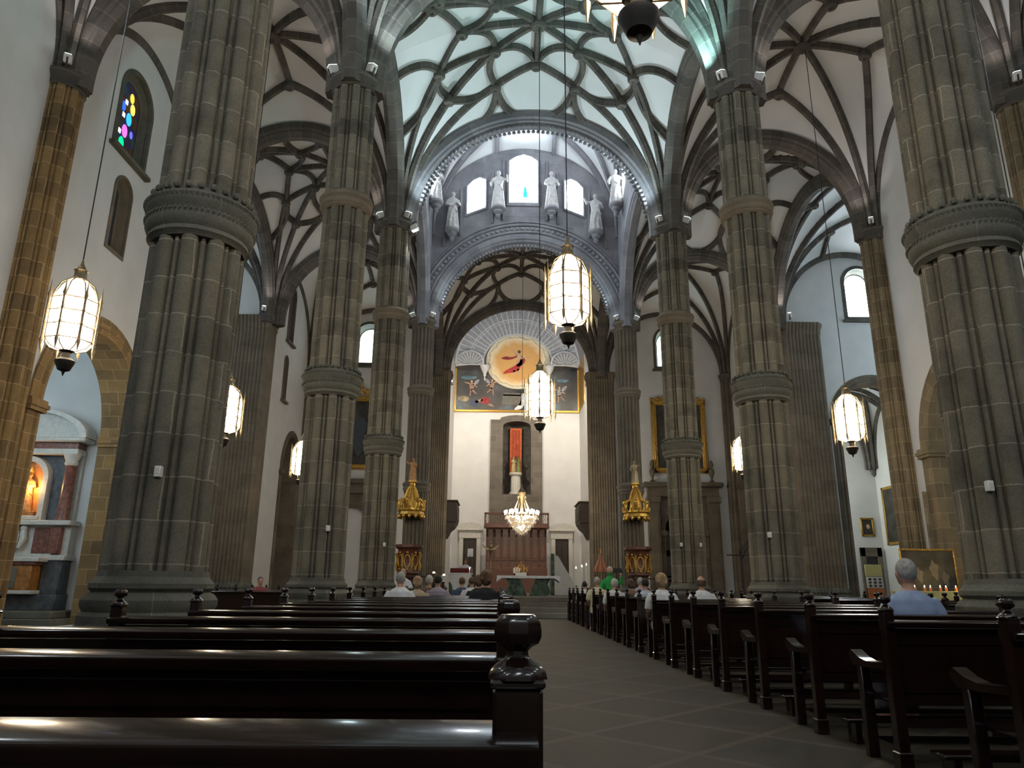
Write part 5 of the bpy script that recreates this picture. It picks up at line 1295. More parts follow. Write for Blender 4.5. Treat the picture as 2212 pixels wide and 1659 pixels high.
mb = MB(); mb.tube([(-.04, -.02, .2), (-.04, -.02, .38), (.01, -.02, .38), (.04, -.02, .35), (.03, -.02, .3), (-.03, -.02, .29)], .011, 5); mb.tube([(0, -.02, .29), (.045, -.02, .2)], .011, 5); mb.build('letter_r', 'gold', mn)
def candle(x, y, z, h, stand, label, r_=.035, sc=True):
    t_ = thing('tall_candle', label, 'candle', (x, y, z), 0, 'tall white altar candles')
    mb = MB(); mb.lathe([(.13, 0), (.13, .02), (.05, .05), (.015, .1), (.015, stand - .04), (.05, stand - .02), (.05, stand)], 12); mb.build('candle_stand', 'iron', t_)
    mb = MB(); mb.lathe([(r_, stand), (r_, stand + h), (r_ * .5, stand + h + .005)], 12); mb.build('wax', 'candlewax', t_)
    mb = MB(); mb.lathe([(.004, stand + h + .01), (.018, stand + h + .035), (.003, stand + h + .09)], 8); mb.build('flame', 'flame', t_)
candle(3.08, 30.4, .78, .66, .45, 'lit white candle, first and shortest of three beside the priest'); candle(3.32, 30.4, .78, .72, .46, 'lit white candle, middle one of three beside the priest'); candle(3.5, 30.4, .78, .74, .5, 'lit white candle, closest to the priest of three')
sd_ = thing('side_table', 'white clothed side table with dark arched openings, left of the altar', 'table', (-1.8, 34.2, .78))
mb = MB(); mb.box(-.56, .56, -.3, .3, .9, .96, .01); mb.build('table_top', 'cloth', sd_); mb = MB(); mb.box(-.5, .5, -.28, .28, 0, .9, .01); mb.build('body', 'cloth', sd_)
for s_ in (-1, 1): mb = MB(); mb.loft([[(s_ * .5 + .2 * cos(a) * -s_ * (1 if True else 1), y, .02 + .55 * sin(a)) for a in [pi / 2 * i / 10 for i in range(11)]] + [(s_ * .5, y, .02)] for y in (-.29, -.27)]); mb.build('arched_end', 'greenmarble', sd_, smooth=False)
tb = thing('red_desk', 'low red desk where the person in white sits, above the side table', 'desk', (-1.85, 35.5, .78)); mb = MB(); mb.box(-.5, .5, -.2, .2, .95, 1.2, .01); mb.build('desk_top', 'carpet', tb)
for s_ in (-.42, .42): mb = MB(); mb.box(s_ - .05, s_ + .05, -.18, .18, 0, .95); mb.build('leg', 'darkwood', tb)
candle(-1.35, 33.2, .78, .5, .6, 'lit white candle in front of the side table on the left', .03)
person(-1.68, 36.2, 'dark-haired person in a white blouse seated at the red desk beside the altar', wht, 'brown', 'long', 1.1, pi, z=.92)
st_ = thing('stool', 'dark stool under the person at the red desk', 'stool', (-1.68, 36.2, .78)); mb = MB(); mb.box(-.2, .2, -.2, .2, 0, .56, .02); mb.build('seat', 'darkwood', st_)
el = thing('eagle_lectern', 'tall brass lectern with spread eagle wings left of the altar', 'lectern', (-.48, 36.2, .78))
mb = MB(); mb.lathe([(.28, 0), (.28, .06), (.12, .15), (.05, .3), (.05, .8), (.12, .9), (.13, 1.0), (.05, 1.1), (.04, 1.9), (.1, 2.0), (.1, 2.1), (.03, 2.15)], 16); mb.build('stand', 'brass', el)
mb = MB(); mb.ball((0, 0, 2.25), .09, 10, 8, (1, .8, 1.3)); mb.ball((0, -.06, 2.42), .05, 8, 6)
for s_ in (-1, 1): mb.loft([[(0, y, 2.15), (s_ * .18, y, 2.2), (s_ * .42, y, 2.38), (s_ * .36, y, 2.24), (s_ * .2, y, 2.1), (0, y, 2.08)] for y in (-.03, .03)])
mb.build('eagle', 'brass', el)
ms_ = thing('music_stand', 'slim stand holding white sheets beside the dark door, behind the desk', 'stand', (-1.5, 37.2, .78)); mb = MB(); mb.tube([(0, 0, 0), (0, 0, 1.9)], .015, 6); mb.box(-.2, .2, -.2, .2, 0, .03); mb.build('pole', 'black', ms_)
mb = MB(); mb.loft([[(x, -.02, 1.8), (x, .1, 2.2), (x, .12, 2.2), (x, 0, 1.8)] for x in (-.14, .14)]); mb.build('sheet', 'white', ms_, smooth=False)
rl = thing('stair_parapet', 'sloping white stone parapet of a small stair, right of the altar', 'stair', (0, 0, 0))
mb = MB(); mb.loft([[(x, y, z) for x, z in ((2.62, .79), (2.62, 2.62), (2.78, 2.62), (3.62, 1.22), (3.62, .79))] for y in (36.0, 36.16)]); mb.build('parapet', 'marble', rl, smooth=False)
mb = MB(); mb.box(2.44, 2.6, 35.98, 36.18, .78, 2.72, .01); mb.build('newel_post', 'greenmarble', rl)
for k in range(5): mb = MB(); mb.box(2.7 + k * .18, 2.88 + k * .18, 36.16, 36.9, .78, 2.3 - k * .3); mb.build('step', 'marble', rl, smooth=False)
um = thing('furled_canopy', 'half-open copper-red and gold ceremonial umbrella behind the green-robed priest', 'umbrella', (4.2, 31.2, .78))
mb = MB(); n = 16
mb.loft([[(r_ * (1 + .08 * (k % 2)) * cos(2 * pi * k / 32), r_ * (1 + .08 * (k % 2)) * sin(2 * pi * k / 32), z) for k in range(32)] for z, r_ in ((1.0, .3), (1.12, .31), (1.3, .2), (1.55, .1), (1.78, .03))], cap=False)
m, t, b = nt('copper_red_silk'); tc = N(t, 'ShaderNodeTexCoord'); sx_ = N(t, 'ShaderNodeSeparateXYZ'); t.links.new(tc.outputs['Object'], sx_.inputs[0]); at = N(t, 'ShaderNodeMath', operation='ARCTAN2'); t.links.new(sx_.outputs[0], at.inputs[0]); t.links.new(sx_.outputs[1], at.inputs[1])
mm = N(t, 'ShaderNodeMath', operation='MULTIPLY'); mm.inputs[1].default_value = 8; t.links.new(at.outputs[0], mm.inputs[0]); sn = N(t, 'ShaderNodeMath', operation='SINE'); t.links.new(mm.outputs[0], sn.inputs[0]); t.links.new(ramp(t, sn.outputs[0], [(.3, (.22, .06, .025)), (.7, (.36, .15, .05))]), b.inputs['Base Color'])
mb.build('canopy', m, um); mb = MB(); mb.tube([(0, 0, 0), (0, 0, 1.9)], .02, 8); mb.lathe([(.2, 0), (.2, .03), (.03, .06)], 12); mb.ball((0, 0, 1.92), .035, 8, 6); mb.build('pole', 'gold', um)
bs = thing('book_stand', 'dark tilted book stand between the priest and the right pulpit', 'lectern', (4.75, 30.6, .78)); mb = MB(); mb.tube([(0, 0, 0), (0, 0, .98)], .025, 6); mb.lathe([(.16, 0), (.16, .03), (.03, .06)], 10); mb.build('pole', 'iron', bs); mb = MB(); mb.loft([[(x, -.14, .95), (x, .14, 1.12), (x, .14, 1.15), (x, -.14, .98)] for x in (-.24, .24)]); mb.build('desk_top', 'black', bs, smooth=False)

# ------------------------------------------------------------------ pulpits with gilded sounding boards
def pulpit(cx, cyy, side):
    p = thing('pulpit', 'carved wooden pulpit with gilt ornament on the %s chancel pier' % side, 'pulpit', (cx, cyy, .78))
    mb = MB(); mb.lathe([(.42, .85), (.5, .9), (.47, .96), (.47, 1.85), (.5, 1.9), (.62, 1.97), (.62, 2.08), (.55, 2.1)], 8, a0=pi / 8, a1=pi / 8 + 2 * pi); pb_ = mb.build('pulpit_box', 'choir', p, angle=30)
    mb = MB(); mb.lathe([(.16, 0), (.16, .1), (.09, .16), (.09, .4), (.14, .5), (.3, .66), (.42, .86)], 16); mb.build('stem', 'choir', p)
    for k in range(8):
        a = pi / 4 * k; c_, s_ = .455 * cos(a), .455 * sin(a)
        mb = MB(); tx, ty = -sin(a), cos(a)
        mb.tube([(c_ * 1.0 + .13 * tx * cos(q), s_ * 1.0 + .13 * ty * cos(q), 1.4 + .26 * sin(q)) for q in [2 * pi * i / 14 for i in range(15)]], .022, 5)
        a2 = a + pi / 8; mb.tube([(.5 * cos(a2), .5 * sin(a2), .98), (.54 * cos(a2), .54 * sin(a2), 1.2), (.5 * cos(a2), .5 * sin(a2), 1.45), (.55 * cos(a2), .55 * sin(a2), 1.72)], [.03, .05, .03, .06], 6)
        mb.ball((c_, s_, 1.05), .06, 8, 6); mb.ball((c_, s_, 1.75), .05, 8, 6); mb.build('gilt_ornament', 'gold', pb_)
    q = thing('sounding_board', 'gilded scrolled sounding board with a small statue on top, above the %s pulpit' % side, 'canopy', (cx, cyy + .1, 4.05))
    mb = MB(); mb.lathe([(.3, .12), (.52, .05), (.56, .12), (.52, .24), (.58, .3), (.54, .38), (.3, .42)], 32, shape=lambda a: 1 + .05 * cos(8 * a)); mb.box(-.1, .1, 0, .42, .15, .35)
    mb.build('cornice', 'gold', q)
    mb = MB()
    for k in range(12):
        a = 2 * pi * k / 12; x, y = .53 * cos(a), .53 * sin(a); mb.ball((x, y, .03), .075, 8, 6, (1, 1, 1.3)); mb.tube([(x, y, .3), (x * 1.12, y * 1.12, .48), (x * .95, y * .95, .62)], [.06, .04, .02], 6)
    mb.build('scalloped_fringe', 'gold', q)
    for k in range(6):
        a = 2 * pi * k / 6 + .3; c_, s_ = cos(a), sin(a)
        mb = MB(); mb.tube([(r_ * c_, r_ * s_, z) for r_, z in ((.5, .4), (.56, .62), (.44, .8), (.3, .84), (.26, 1.0), (.2, 1.2), (.1, 1.36))], [.07, .08, .05, .06, .05, .045, .04], 7); mb.ball((.56 * c_, .56 * s_, .72), .085, 8, 6); mb.build('volute', 'gold', q)
    mb = MB(); mb.lathe([(.3, .4), (.24, .8), (.14, 1.1), (.08, 1.35), (.13, 1.42), (.13, 1.5), (.2, 1.55), (.2, 1.6)], 12); mb.build('spire', 'gold', q)
    put('statuette', robed_mesh(2 if side == 'left' else 1), q, 'wstatue' if side == 'left' else 'brass', (0, 0, 1.58), .6)
pulpit(-3.95, 32.25, 'left'); pulpit(5.98, 32.25, 'right')
ra = thing('altar_railing', 'low dark railing with glowing small lamps, left of the altar', 'railing', (-3.0, 28.5, 0))
mb = MB(); mb.box(-.85, .85, -.03, .03, 1.48, 1.54, .01); mb.box(-.85, .85, -.02, .02, .1, .14); mb.build('top_bar', 'darkwood', ra)
mb = MB(); [mb.tube([(-.8 + k * .133, 0, .12), (-.8 + k * .133, 0, 1.5)], .012, 5) for k in range(13)]; mb.build('bars', 'iron', ra)
for s_ in (-.84, .84): mb = MB(); mb.box(s_ - .04, s_ + .04, -.04, .04, 0, 1.6, .01); mb.build('end_post', 'darkwood', ra)
for x, z, nm, mt_, lb in ((-2.48, 1.5, 'oil_lamp', 'brass', 'small yellow-lit brass lamp on a post by the left railing'), (-2.1, 1.42, 'font_lamp', 'white', 'white goblet-shaped lamp on a post by the left railing')):
    q = thing(nm, lb, 'lamp', (x, 28.1, 0)); mb = MB(); mb.lathe([(.12, 0), (.12, .03), (.02, .08), (.02, z - .15), (.06, z - .1)], 12); mb.build('post', 'iron', q)
    mb = MB(); mb.lathe([(.06, z - .1), (.05, z - .03), (.11, z + .08), (.12, z + .13)], 16); mb.build('cup', mt_, q); mb = MB(); mb.ball((0, 0, z + .14), .05, 8, 6); mb.build('glow', emit('warm_lamp_glass', (1, .8, .5), 4), q)
ra2 = copy_tree(ra); ra2.location = (6.1, 29.0, 0); ra2['label'] = 'low dark railing with candle cups in front of the right pulpit'

# ------------------------------------------------------------------ portals with paintings in the far aisles
def portal(cx, side):
    y = Y5 + .12
    p = thing('stone_portal', 'grey stone portal with %s at the end of the %s aisle' % ('a gilded grille' if side == 'left' else 'a dark door', side), 'portal', (cx, y, 0))
    hole = archpts(0, 1.18, .01, 4.3, 20)
    def mf(u, v, d): return (u, -d, v)
    plate([(-2.0, 0), (2.0, 0), (2.0, 6.5), (-2.0, 6.5)], [hole], mf, .12, 'back_wall', 'pier', p)
    for s_ in (-1, 1):
        mb = MB(); mb.box(s_ * 1.4, s_ * 2.05, -.4, 0, 0, 6.2, .02); mb.box(s_ * 1.33, s_ * 2.12, -.47, 0, 0, .9, .03); mb.box(s_ * 1.33, s_ * 2.12, -.47, 0, 5.85, 6.2, .03); mb.box(s_ * 1.5, s_ * 1.95, -.43, -.38, 1.1, 5.6, .02); mb.build('pilaster', 'pier', p)
        u = MB(); u.lathe([(.14, 7.0), (.14, 7.1), (.05, 7.2), (.07, 7.3), (.17, 7.6), (.15, 7.78), (.07, 7.85), (.1, 7.95), (.14, 8.1), (.08, 8.25), (.04, 8.33)], 14, s_ * 1.72, -.25); u.build('urn', 'pier', p)
    mb = MB(); mb.box(-2.05, 2.05, -.38, 0, 6.2, 6.75, .02); mb.box(-2.3, 2.3, -.62, 0, 6.75, 7.02, .06); mb.build('entablature', 'pier', p)
    archring(lambda u, v, d: (u, -.12 + d, v), 0, 1.1, 4.3, .28, -.05, .1, 0, 'arch_moulding', 'pier', parent=p, imp=True)
    if side == 'left':
        mb = MB()
        for k in range(15): a = -1.05 + k * .15; mb.lathe([(.02, 1.2), (.035, 1.5), (.02, 1.9), (.035, 2.6), (.02, 3.2), (.02, 4.1 + .9 * sqrt(max(0, 1 - (a / 1.1) ** 2)))], 7, a, .1)
        for z in (1.2, 2.55, 4.2): mb.box(-1.08, 1.08, .06, .14, z, z + .08)
        mb.build('gilded_grille', 'gold', p); mb = MB(); mb.box(-1.08, 1.08, .05, .15, 0, 1.2, .02); mb.build('grille_base', 'choir', p)
        for k in range(4): mb = MB(); mb.tube([(-.8 + k * .53 + .2 * cos(a), .03, .6 + .4 * sin(a)) for a in [2 * pi * i / 16 for i in range(17)]], .025, 5); mb.build('gilt_panel_moulding', 'gold', p)
    else:
        mb = MB(); pts = archpts(0, 1.12, .01, 4.3, 20); mb.loft([[(u, .08, v) for u, v in pts], [(u, .0, v) for u, v in pts]]); mb.build('door_leaf', 'darkwood', p, smooth=False)
        mb = MB()
        for a in (-.9, -.32, .26, .84):
            for z in (.4, 1.8, 3.2): mb.box(a - .22, a + .22, -.03, .0, z, z + 1.1, .02)
        mb.build('door_panels', 'darkwood', p)
    q = thing('gilt_framed_painting', 'large dark painting in a gilt frame with a carved crest above the %s portal' % side, 'painting', (cx, y - .02, 7.6))
    mb = MB(); mb.box(-1.3, 1.3, -.05, 0, .25, 4.1); cv_ = mb.build('canvas', MT['canvasdark'], q, smooth=False)
    for a in ((-1.62, -1.3, .0, 4.3), (1.3, 1.62, .0, 4.3), (-1.62, 1.62, 0, .3), (-1.62, 1.62, 4.05, 4.4)): mb = MB(); mb.box(a[0], a[1], -.16, 0, a[2], a[3], .05); mb.box(a[0] + .1, a[1] - .1 if a[1] - a[0] < 1 else a[1] - .1, -.2, -.1, a[2] + .08, a[3] - .08, .04); mb.build('frame_side', 'frame', q)
    mb = MB()
    for a, z, r_ in ((0, 4.75, .3), (0, 5.15, .18), (-.4, 4.65, .22), (.4, 4.65, .22), (-.8, 4.5, .2), (.8, 4.5, .2), (-1.2, 4.42, .18), (1.2, 4.42, .18), (-1.55, 4.4, .14), (1.55, 4.4, .14)):
        for k in range(5): b2 = 2 * pi * k / 5 + a; mb.ball((a + r_ * .55 * cos(b2), -.1, z + r_ * .55 * sin(b2)), r_ * .42, 8, 6, (1, .5, 1))
        mb.ball((a, -.12, z), r_ * .5, 8, 6, (1, .6, 1))
    mb.build('carved_crest', 'frame', q)
    bl = plain('painted_slate_blue', (.05, .06, .075), .6); mb = MB()
    mb.loft([[(u, y_, v) for u, v in blob(-.1, 2.2, .5, 1.2, 20, .3)] for y_ in (-.06, -.07)]); mb.build('painted_figure', bl, cv_, smooth=False)
portal(AX - 9.45, 'left'); portal(AX + 9.42, 'right')

# ------------------------------------------------------------------ side chapel altar on the left
rt_ = thing('side_altar', 'marble side altar with red columns, arched pediment and a lit niche', 'altar', (-14.55, 22.62, 0))
def rb(nm, mat, *a, bev=.015): mb = MB(); mb.box(*a, bev); return mb.build(nm, mat, rt_)
rb('altar_step', 'base', -2.4, 2.3, -1.6, 0, 0, .2); rb('altar_step', 'base', -2.1, 2.1, -1.25, 0, .2, .4)
rb('plinth', 'bluemarble', -1.75, 1.75, -.6, 0, .4, .85); rb('altar_table', 'marble', -1.2, 1.2, -.95, 0, .85, .95); rb('altar_front', 'orangemarble', -1.1, 1.1, -.9, -.1, .95, 1.75); rb('altar_front_panel', 'surround', .35, .7, -.93, -.88, 1.0, 1.6)
mb = MB(); mb.lathe([(.26, 0), (.26, .03)], 24); mb.v = [(x - .3, -.9 - z, y + 1.35) for x, y, z in mb.v]; mb.build('altar_front_roundel', 'marble', rt_)
rb('mensa', 'marble', -1.3, 1.3, -1.0, 0, 1.75, 1.87); rb('altar_frieze', 'redmarble', -1.2, 1.2, -.95, -.1, 1.66, 1.75)
for s_ in (-1, 1):
    rb('pedestal', 'bluemarble', s_ * 1.15, s_ * 1.7, -.5, 0, .85, 1.8); rb('pedestal_cap', 'marble', s_ * 1.1, s_ * 1.78, -.55, 0, 1.8, 1.95)
    rb('pedestal_panel', 'redmarble', s_ * 1.2, s_ * 1.5, -.5, -.1, 2.0, 2.75); rb('pedestal_panel', 'redmarble', s_ * .62, s_ * 1.1, -.32, -.1, 2.0, 2.75)
    mb = MB(); mb.lathe([(.19, 2.95), (.2, 3.0), (.17, 3.06), (.165, 3.1), (.15, 4.6), (.17, 4.64)], 20, s_ * 1.38, -.3); mb.build('red_column', 'redmarble', rt_)
    mb = MB(); mb.lathe([(.17, 4.62), (.2, 4.7), (.17, 4.74), (.24, 4.9), (.25, 4.95)], 16, s_ * 1.38, -.3); mb.build('column_capital', 'marble', rt_)
rb('predella', 'marble', -1.7, 1.7, -.3, 0, 1.87, 2.85); rb('predella_cornice', 'marble', -1.78, 1.78, -.56, 0, 2.82, 2.96)
rb('back_panel', 'bluemarble', -1.25, 1.25, -.12, 0, 2.95, 4.95); rb('side_panel', 'marble', -1.6, 1.6, -.1, 0, 2.95, 4.95)
rb('architrave', 'marble', -1.62, 1.62, -.5, 0, 4.95, 5.12); rb('red_frieze', 'redmarble', -1.58, 1.58, -.45, 0, 5.12, 5.32); rb('cornice', 'marble', -1.85, 1.85, -.65, 0, 5.32, 5.46, bev=.04)
mb = MB(); mb.loft([[(1.62 * cos(pi * i / 24), y, 5.46 + .8 * sin(pi * i / 24)) for i in range(25)] for y in (-.35, 0)]); mb.build('tympanum', 'marble', rt_)
mb = MB(); mb.loft([[(r_ * 1.0 * cos(pi * i / 24), y, 5.46 + r_ * .5 * sin(pi * i / 24)) for r_, y in ((1.6, -.38), (1.62, -.6), (1.85, -.6), (1.85, 0), (1.6, 0))] for i in range(25)]); mb.build('curved_pediment', 'marble', rt_)
nb = archpts(.1, .5, 3.1, 4.25, 16)
mb = MB(); mb.loft([[(u, y, v) for u, v in archpts(.1, r_, 3.1 - (r_ - .5), 4.25, 16)] for r_, y in ((.5, -.14), (.5, -.34), (.66, -.34), (.68, -.12))], cap=False); mb.build('niche_frame', 'marble', rt_, angle=30)
mb = MB(); mb.add([(u, -.13, v) for u, v in nb], [tuple(range(len(nb)))]); mb.build('niche_back', plain('amber_niche', (.5, .2, .05), .5), rt_, smooth=False)
rb('niche_sill', 'marble', -.5, .7, -.42, -.12, 2.98, 3.1); rb('niche_plinth', 'orangemarble', -.22, .5, -.34, -.13, 3.1, 3.24)
light('lamp', 'POINT', (.35, -.42, 3.95), 16, (1, .6, .25), rt_, .05)
put('saint_statue', robed_mesh(2), rt_, 'wstatue', (.18, -.25, 3.24), (.6, .42, .66), .15)
mb = MB(); mb.lathe([(.06, 0), (.075, .05), (.01, .2)], 8, .18, -.26); mb.v = [(x, y, z + 4.4) for x, y, z in mb.v]; mb.build('mitre', 'gold', rt_)
mb = MB(); mb.loft([[(.02 + r_ * .9 * cos(a), y, 2.45 + r_ * 1.3 * sin(a)) for a in [2 * pi * i / 24 for i in range(24)]] for r_, y in ((.3, -.3), (.32, -.5), (.2, -.55))]); mb.build('cartouche', 'marble', rt_)
mb = MB(); mb.loft([[(.02 + r_ * .9 * cos(a), y, 2.45 + r_ * 1.3 * sin(a)) for a in [2 * pi * i / 24 for i in range(24)]] for r_, y in ((.17, -.5), (.17, -.56))]); mb.build('red_oval', 'redmarble', rt_)
mb = MB(); mb.box(.01, .03, -.58, -.56, 2.32, 2.58); mb.box(-.04, .08, -.58, -.56, 2.48, 2.5); mb.build('gilt_cross', 'gold', rt_)
for s_ in (-1, 1): mb = MB(); mb.ball((.02 + s_ * .36, -.42, 2.72), .1, 10, 8); mb.tube([(.02 + s_ * .36, -.42, 2.65), (.02 + s_ * .4, -.45, 2.4), (.02 + s_ * .32, -.48, 2.15)], [.09, .1, .05], 8); mb.build('cherub', 'marble', rt_)
lw = thing('camera_box', 'small white camera on a bracket inside the chapel arch', 'camera', (-12.1, 22.5, 5.9)); mb = MB(); mb.box(-.06, .06, -.25, -.02, -.16, .1, .02); mb.build('housing', 'white', lw); mb = MB(); mb.box(-.02, .02, -.05, .12, .1, .13); mb.build('bracket', 'iron', lw)
# glowing panes added on unseen walls to brighten the chapels and side room
for x, y, nm in ((-13.6, 16.62, 'left chapel'), (-15.6, 16.62, 'left chapel'), (17.2, 16.62, 'right chapel'), (-14.8, 9.12, 'chapel')):
    widx += 1; w = bpy.data.objects.new(f'window_{widx}', None); link(w); struct(w, 'glowing framed pane added to light a chapel')
    g = MB(); g.add([(x + u, y + .03, v) for u, v in archpts(0, .7, 4.2, 7.6, 14)], [tuple(range(17))]); g.build('pane', 'fill_pane', w, smooth=False)
    f = MB(); f.loft([[(x + u, yy, v) for u, v in archpts(0, r_, 4.2 - r_ + .7, 7.6, 14)] for r_, yy in ((.7, y + .02), (.7, y + .12), (.9, y + .12), (.9, y))], cap=False); f.build('window_frame', 'pier', w)
widx += 1; w = bpy.data.objects.new(f'window_{widx}', None); link(w); struct(w, 'glowing panes added to light the side room')  # invented light source on the hidden near wall of the room
g = MB()
for q_ in (-.9, .9): g.add([(14.58, 36 + q_ + u, v) for u, v in archpts(0, .7, 4.2, 8.0, 14)], [tuple(range(17))])
g.build('pane', 'room_fill', w, smooth=False)
for x_ in (WR + 7.58, WL - 7.58):   # unseen glowing panes added to brighten the transept arms
    widx += 1; w = bpy.data.objects.new(f'window_{widx}', None); link(w); struct(w, 'tall glowing panes added on the transept end wall for fill light')
    g = MB()
    for q_ in (-1.9, 1.9): g.add([(x_, (Y3 + Y4) / 2 + q_ + u, v) for u, v in archpts(0, .8, 9.0, 14.0, 14)], [tuple(range(17))])
    g.build('pane', 'fill_pane', w, smooth=False)

# ------------------------------------------------------------------ things of the right side room
def framed(nm, label, loc, w_, h_, rz=0, fw=.09, mat='canvasdark', cat='painting'):
    q = thing(nm, label, cat, loc, rz); mb = MB(); mb.box(-w_ / 2 + fw * .8, w_ / 2 - fw * .8, -.03, .0, fw * .8, h_ - fw * .8); mb.build('canvas', mat, q, smooth=False)
    for a in ((-w_ / 2, -w_ / 2 + fw, 0, h_), (w_ / 2 - fw, w_ / 2, 0, h_), (-w_ / 2, w_ / 2, 0, fw), (-w_ / 2, w_ / 2, h_ - fw, h_)): mb = MB(); mb.box(a[0], a[1], -.06, 0, a[2], a[3], .015); mb.build('frame_side', 'frame', q)
    return q
q = framed('small_painting', 'small dark portrait in a thin gilt frame above the stone doorway', (19.0, 37.98, 3.82), .68, .95)
mb = MB(); mb.loft([[(u, y_, v) for u, v in blob(.03, .5, .09, .12)] for y_ in (-.03, -.035)]); mb.build('painted_face', sk, q, smooth=False)
framed('tall_painting', 'tall gilt-framed painting on the side room wall, half hidden by the tan shaft', (19.72, 36.5, 3.35), 1.9, 2.9, -pi / 2, .14)
q = thing('stone_doorway', 'small grey stone doorway with a dark opening in the side room', 'doorway', (19.0, 37.97, 0)); mb = MB(); mb.box(-.55, -.3, -.12, 0, 0, 3.25, .01); mb.box(.3, .55, -.12, 0, 0, 3.25, .01); mb.box(-.55, .55, -.12, 0, 2.8, 3.25, .01); mb.build('surround', 'pier', q); mb = MB(); mb.box(-.3, .3, -.05, 0, 0, 2.8); mb.build('dark_opening', 'black', q)
q = thing('notice_board', 'yellow notice board with small photographs and an orange foot panel', 'board', (17.85, 35.6, 0)); mb = MB(); mb.box(-.4, .4, -.03, .03, 1.78, 2.33, .01); mb.build('yellow_panel', 'yellow', q); mb = MB(); mb.box(-.38, .4, -.03, .03, 1.25, 1.76, .01); mb.build('picture_panel', 'white', q); mb = MB(); mb.box(-.36, .4, -.03, .03, .3, 1.23, .01); mb.build('orange_panel', 'orange', q)
for i in range(3):
    for j in range(3): mb = MB(); mb.box(-.3 + i * .24, -.16 + i * .24, -.04, -.03, 1.3 + j * .15, 1.4 + j * .15); mb.build('photograph', [MT['bluemarble'], MT['redmarble'], MT['canvasdark']][(i + j) % 3], q, smooth=False)
for s_ in (-.37, .37): mb = MB(); mb.box(s_ - .02, s_ + .02, .02, .06, 0, 2.3); mb.build('leg', 'iron', q)
q = framed('leaning_painting', 'wide dark painting in a narrow gilt frame on an easel beside the man in blue', (12.45, 21.6, 1.0), 1.62, 1.35, 0, .05)
for s_ in (-.55, .55): mb = MB(); mb.box(s_ - .03, s_ + .03, .01, .06, -1.0, 1.2); mb.build('easel_leg', 'wood', q)
for a, b2, r_ in ((-.3, .6, .2), (.15, .75, .25), (.45, .5, .2)): mb = MB(); mb.loft([[(u, y_, v) for u, v in blob(a, b2, r_ * .5, r_, 18, .3)] for y_ in (-.03, -.034)]); mb.build('painted_figure', plain('painted_umber', (.12, .1, .08), .6), q, smooth=False)
q = thing('candle_table', 'low table with a yellow cloth and candles, glowing beside the right column', 'table', (12.15, 20.9, 0)); mb = MB(); mb.box(-1.1, 1.1, -.3, .3, 1.1, 1.16, .01); mb.build('table_top', 'yellow', q)
mb = MB(); n = 40; mb.loft([[(-1.1 + 2.2 * i / n, -.3 - .02 * sin(i * 1.1) - e, z) for i in range(n + 1)] for z, e in ((.2, .03), (1.12, 0))], closed=False, cap=False); mb.build('table_cloth', 'yellow', q)
for s_ in (-1, 1):
    for t2_ in (-.25, .25): mb = MB(); mb.box(s_ * 1.0 - .03, s_ * 1.0 + .03, t2_ - .03, t2_ + .03, 0, 1.1); mb.build('leg', 'wood', q)
q2 = None
for k in range(7):
    c_ = thing('votive_candle', 'votive candle on the yellow table, %s from the leaning painting side' % ['first', 'second', 'third', 'fourth', 'fifth', 'sixth', 'last'][k], 'candle', (11.4 + k * .22, 20.85 + .1 * (k % 2), 1.16), 0, 'votive candles on the yellow table')
    mb = MB(); mb.lathe([(.03, 0), (.035, .1)], 10); mb.build('wax', 'orange', c_); mb = MB(); mb.lathe([(.004, .1), (.012, .12), (.002, .16)], 6); mb.build('flame', 'flame', c_)
q = thing('candle_lamp', 'small shaded lamp warming the yellow table', 'lamp', (13.05, 20.75, 1.16)); mb = MB(); mb.lathe([(.06, 0), (.06, .02), (.01, .05), (.01, .2)], 10); mb.lathe([(.09, .2), (.05, .34)], 12); mb.build('lamp_body', 'white', q); light('lamp', 'POINT', (0, -.12, .3), 14, (1, .72, .25), q, .05)
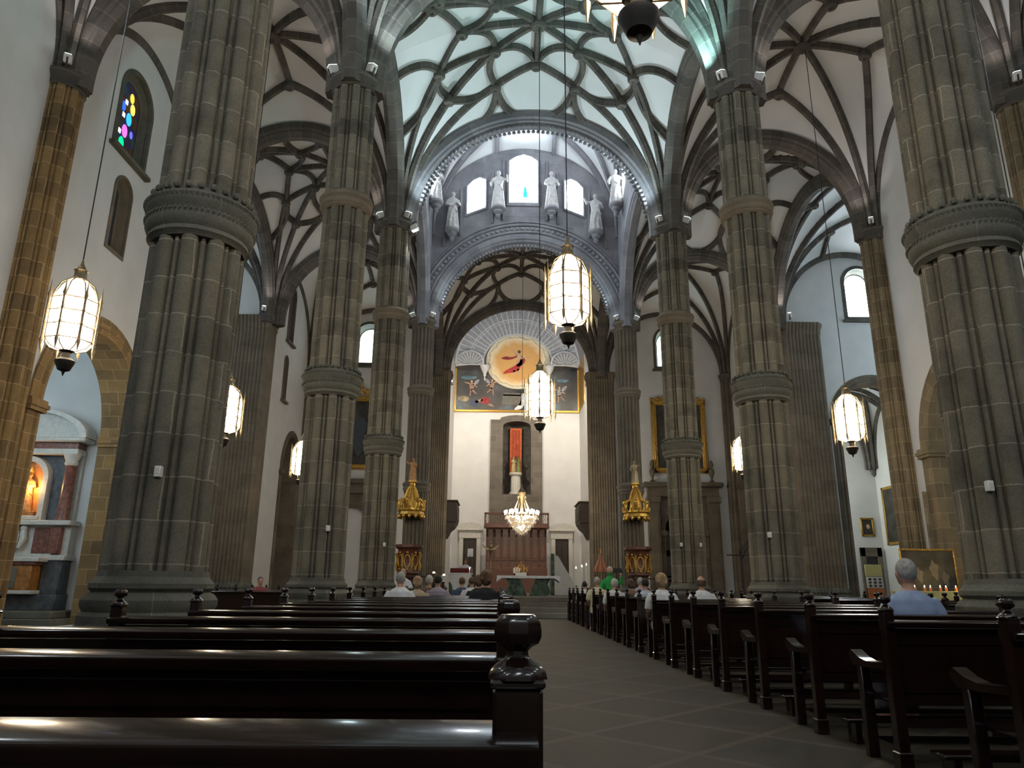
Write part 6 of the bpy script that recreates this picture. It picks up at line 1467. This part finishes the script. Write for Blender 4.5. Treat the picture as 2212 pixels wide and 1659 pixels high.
q = thing('pale_post', 'thin pale upright conduit on the tan stone jamb', 'post', (13.0, 22.2, 0)); mb = MB(); mb.box(-.05, .05, -.05, .05, 0, 4.1, .01); mb.build('conduit', 'tan', q)

# ------------------------------------------------------------------ small fittings
for x, y, z, lb in ((-3.72, 7.9, 2.36, 'small white box on the nearest left column'), (5.5, 8.1, 2.33, 'small white box on the thick column at the right edge'), (-3.6, 15.43, 2.32, 'small white box on the second left column'), (-3.58, 22.93, 2.39, 'small white box on the third left column'),
                    (5.62, 23.0, 2.48, 'small white box on the aisle side of the third right column'), (6.22, 23.0, 2.48, 'small white box on the outer side of the third right column'), (5.66, 15.48, 2.28, 'small white box on the second right column')):
    q = thing('junction_box', lb, 'box', (x, y, z), 0, 'small white boxes on the columns'); mb = MB(); mb.box(-.035, .035, -.03, .09, -.06, .06, .008); mb.build('housing', 'white', q); mb = MB(); mb.box(-.02, .02, -.034, -.03, -.03, .03); mb.build('cover', 'marble', q)
q = thing('candelabrum', 'black multi-armed candle rack on a stand between the right columns', 'candelabrum', (9.75, 30, 0)); mb = MB(); mb.tube([(0, 0, 0), (0, 0, 2.5)], .03, 6); mb.lathe([(.3, 0), (.3, .04), (.05, .1)], 12); mb.tube([(-.6, 0, 2.48), (.35, 0, 2.5), (.45, 0, 2.2)], .03, 6); mb.build('stand', 'iron', q)
for k in range(7):
    mb = MB(); a = -.1 + k * .08; z = 2.5 + .09 * k; mb.tube([(0, 0, 2.3), (a, 0, z - .1), (a, 0, z)], .015, 5); mb.lathe([(.01, 0), (.04, .03), (.04, .06)], 8, a, 0); n_ = 3 * 8; mb.v[-n_:] = [(x, y, zz + z) for x, y, zz in mb.v[-n_:]]; mb.tube([(a, 0, z + .05), (a, 0, z + .2)], .02, 6); mb.build('candle_arm', 'iron', q)
q = thing('wall_spotlights', 'pair of small black spotlights on the white wall right of the portal', 'spotlight', (13.3, 41.95, 6.85)); 
for dx, dz in ((0, 0), (.18, .1), (.18, -.1)): mb = MB(); mb.lathe([(.05, 0), (.08, .16), (.07, .17)], 12); mb.v = [(x + dx - .2, -z - .02, y + dz) for x, y, z in mb.v]; mb.build('lamp_head', 'black', q)
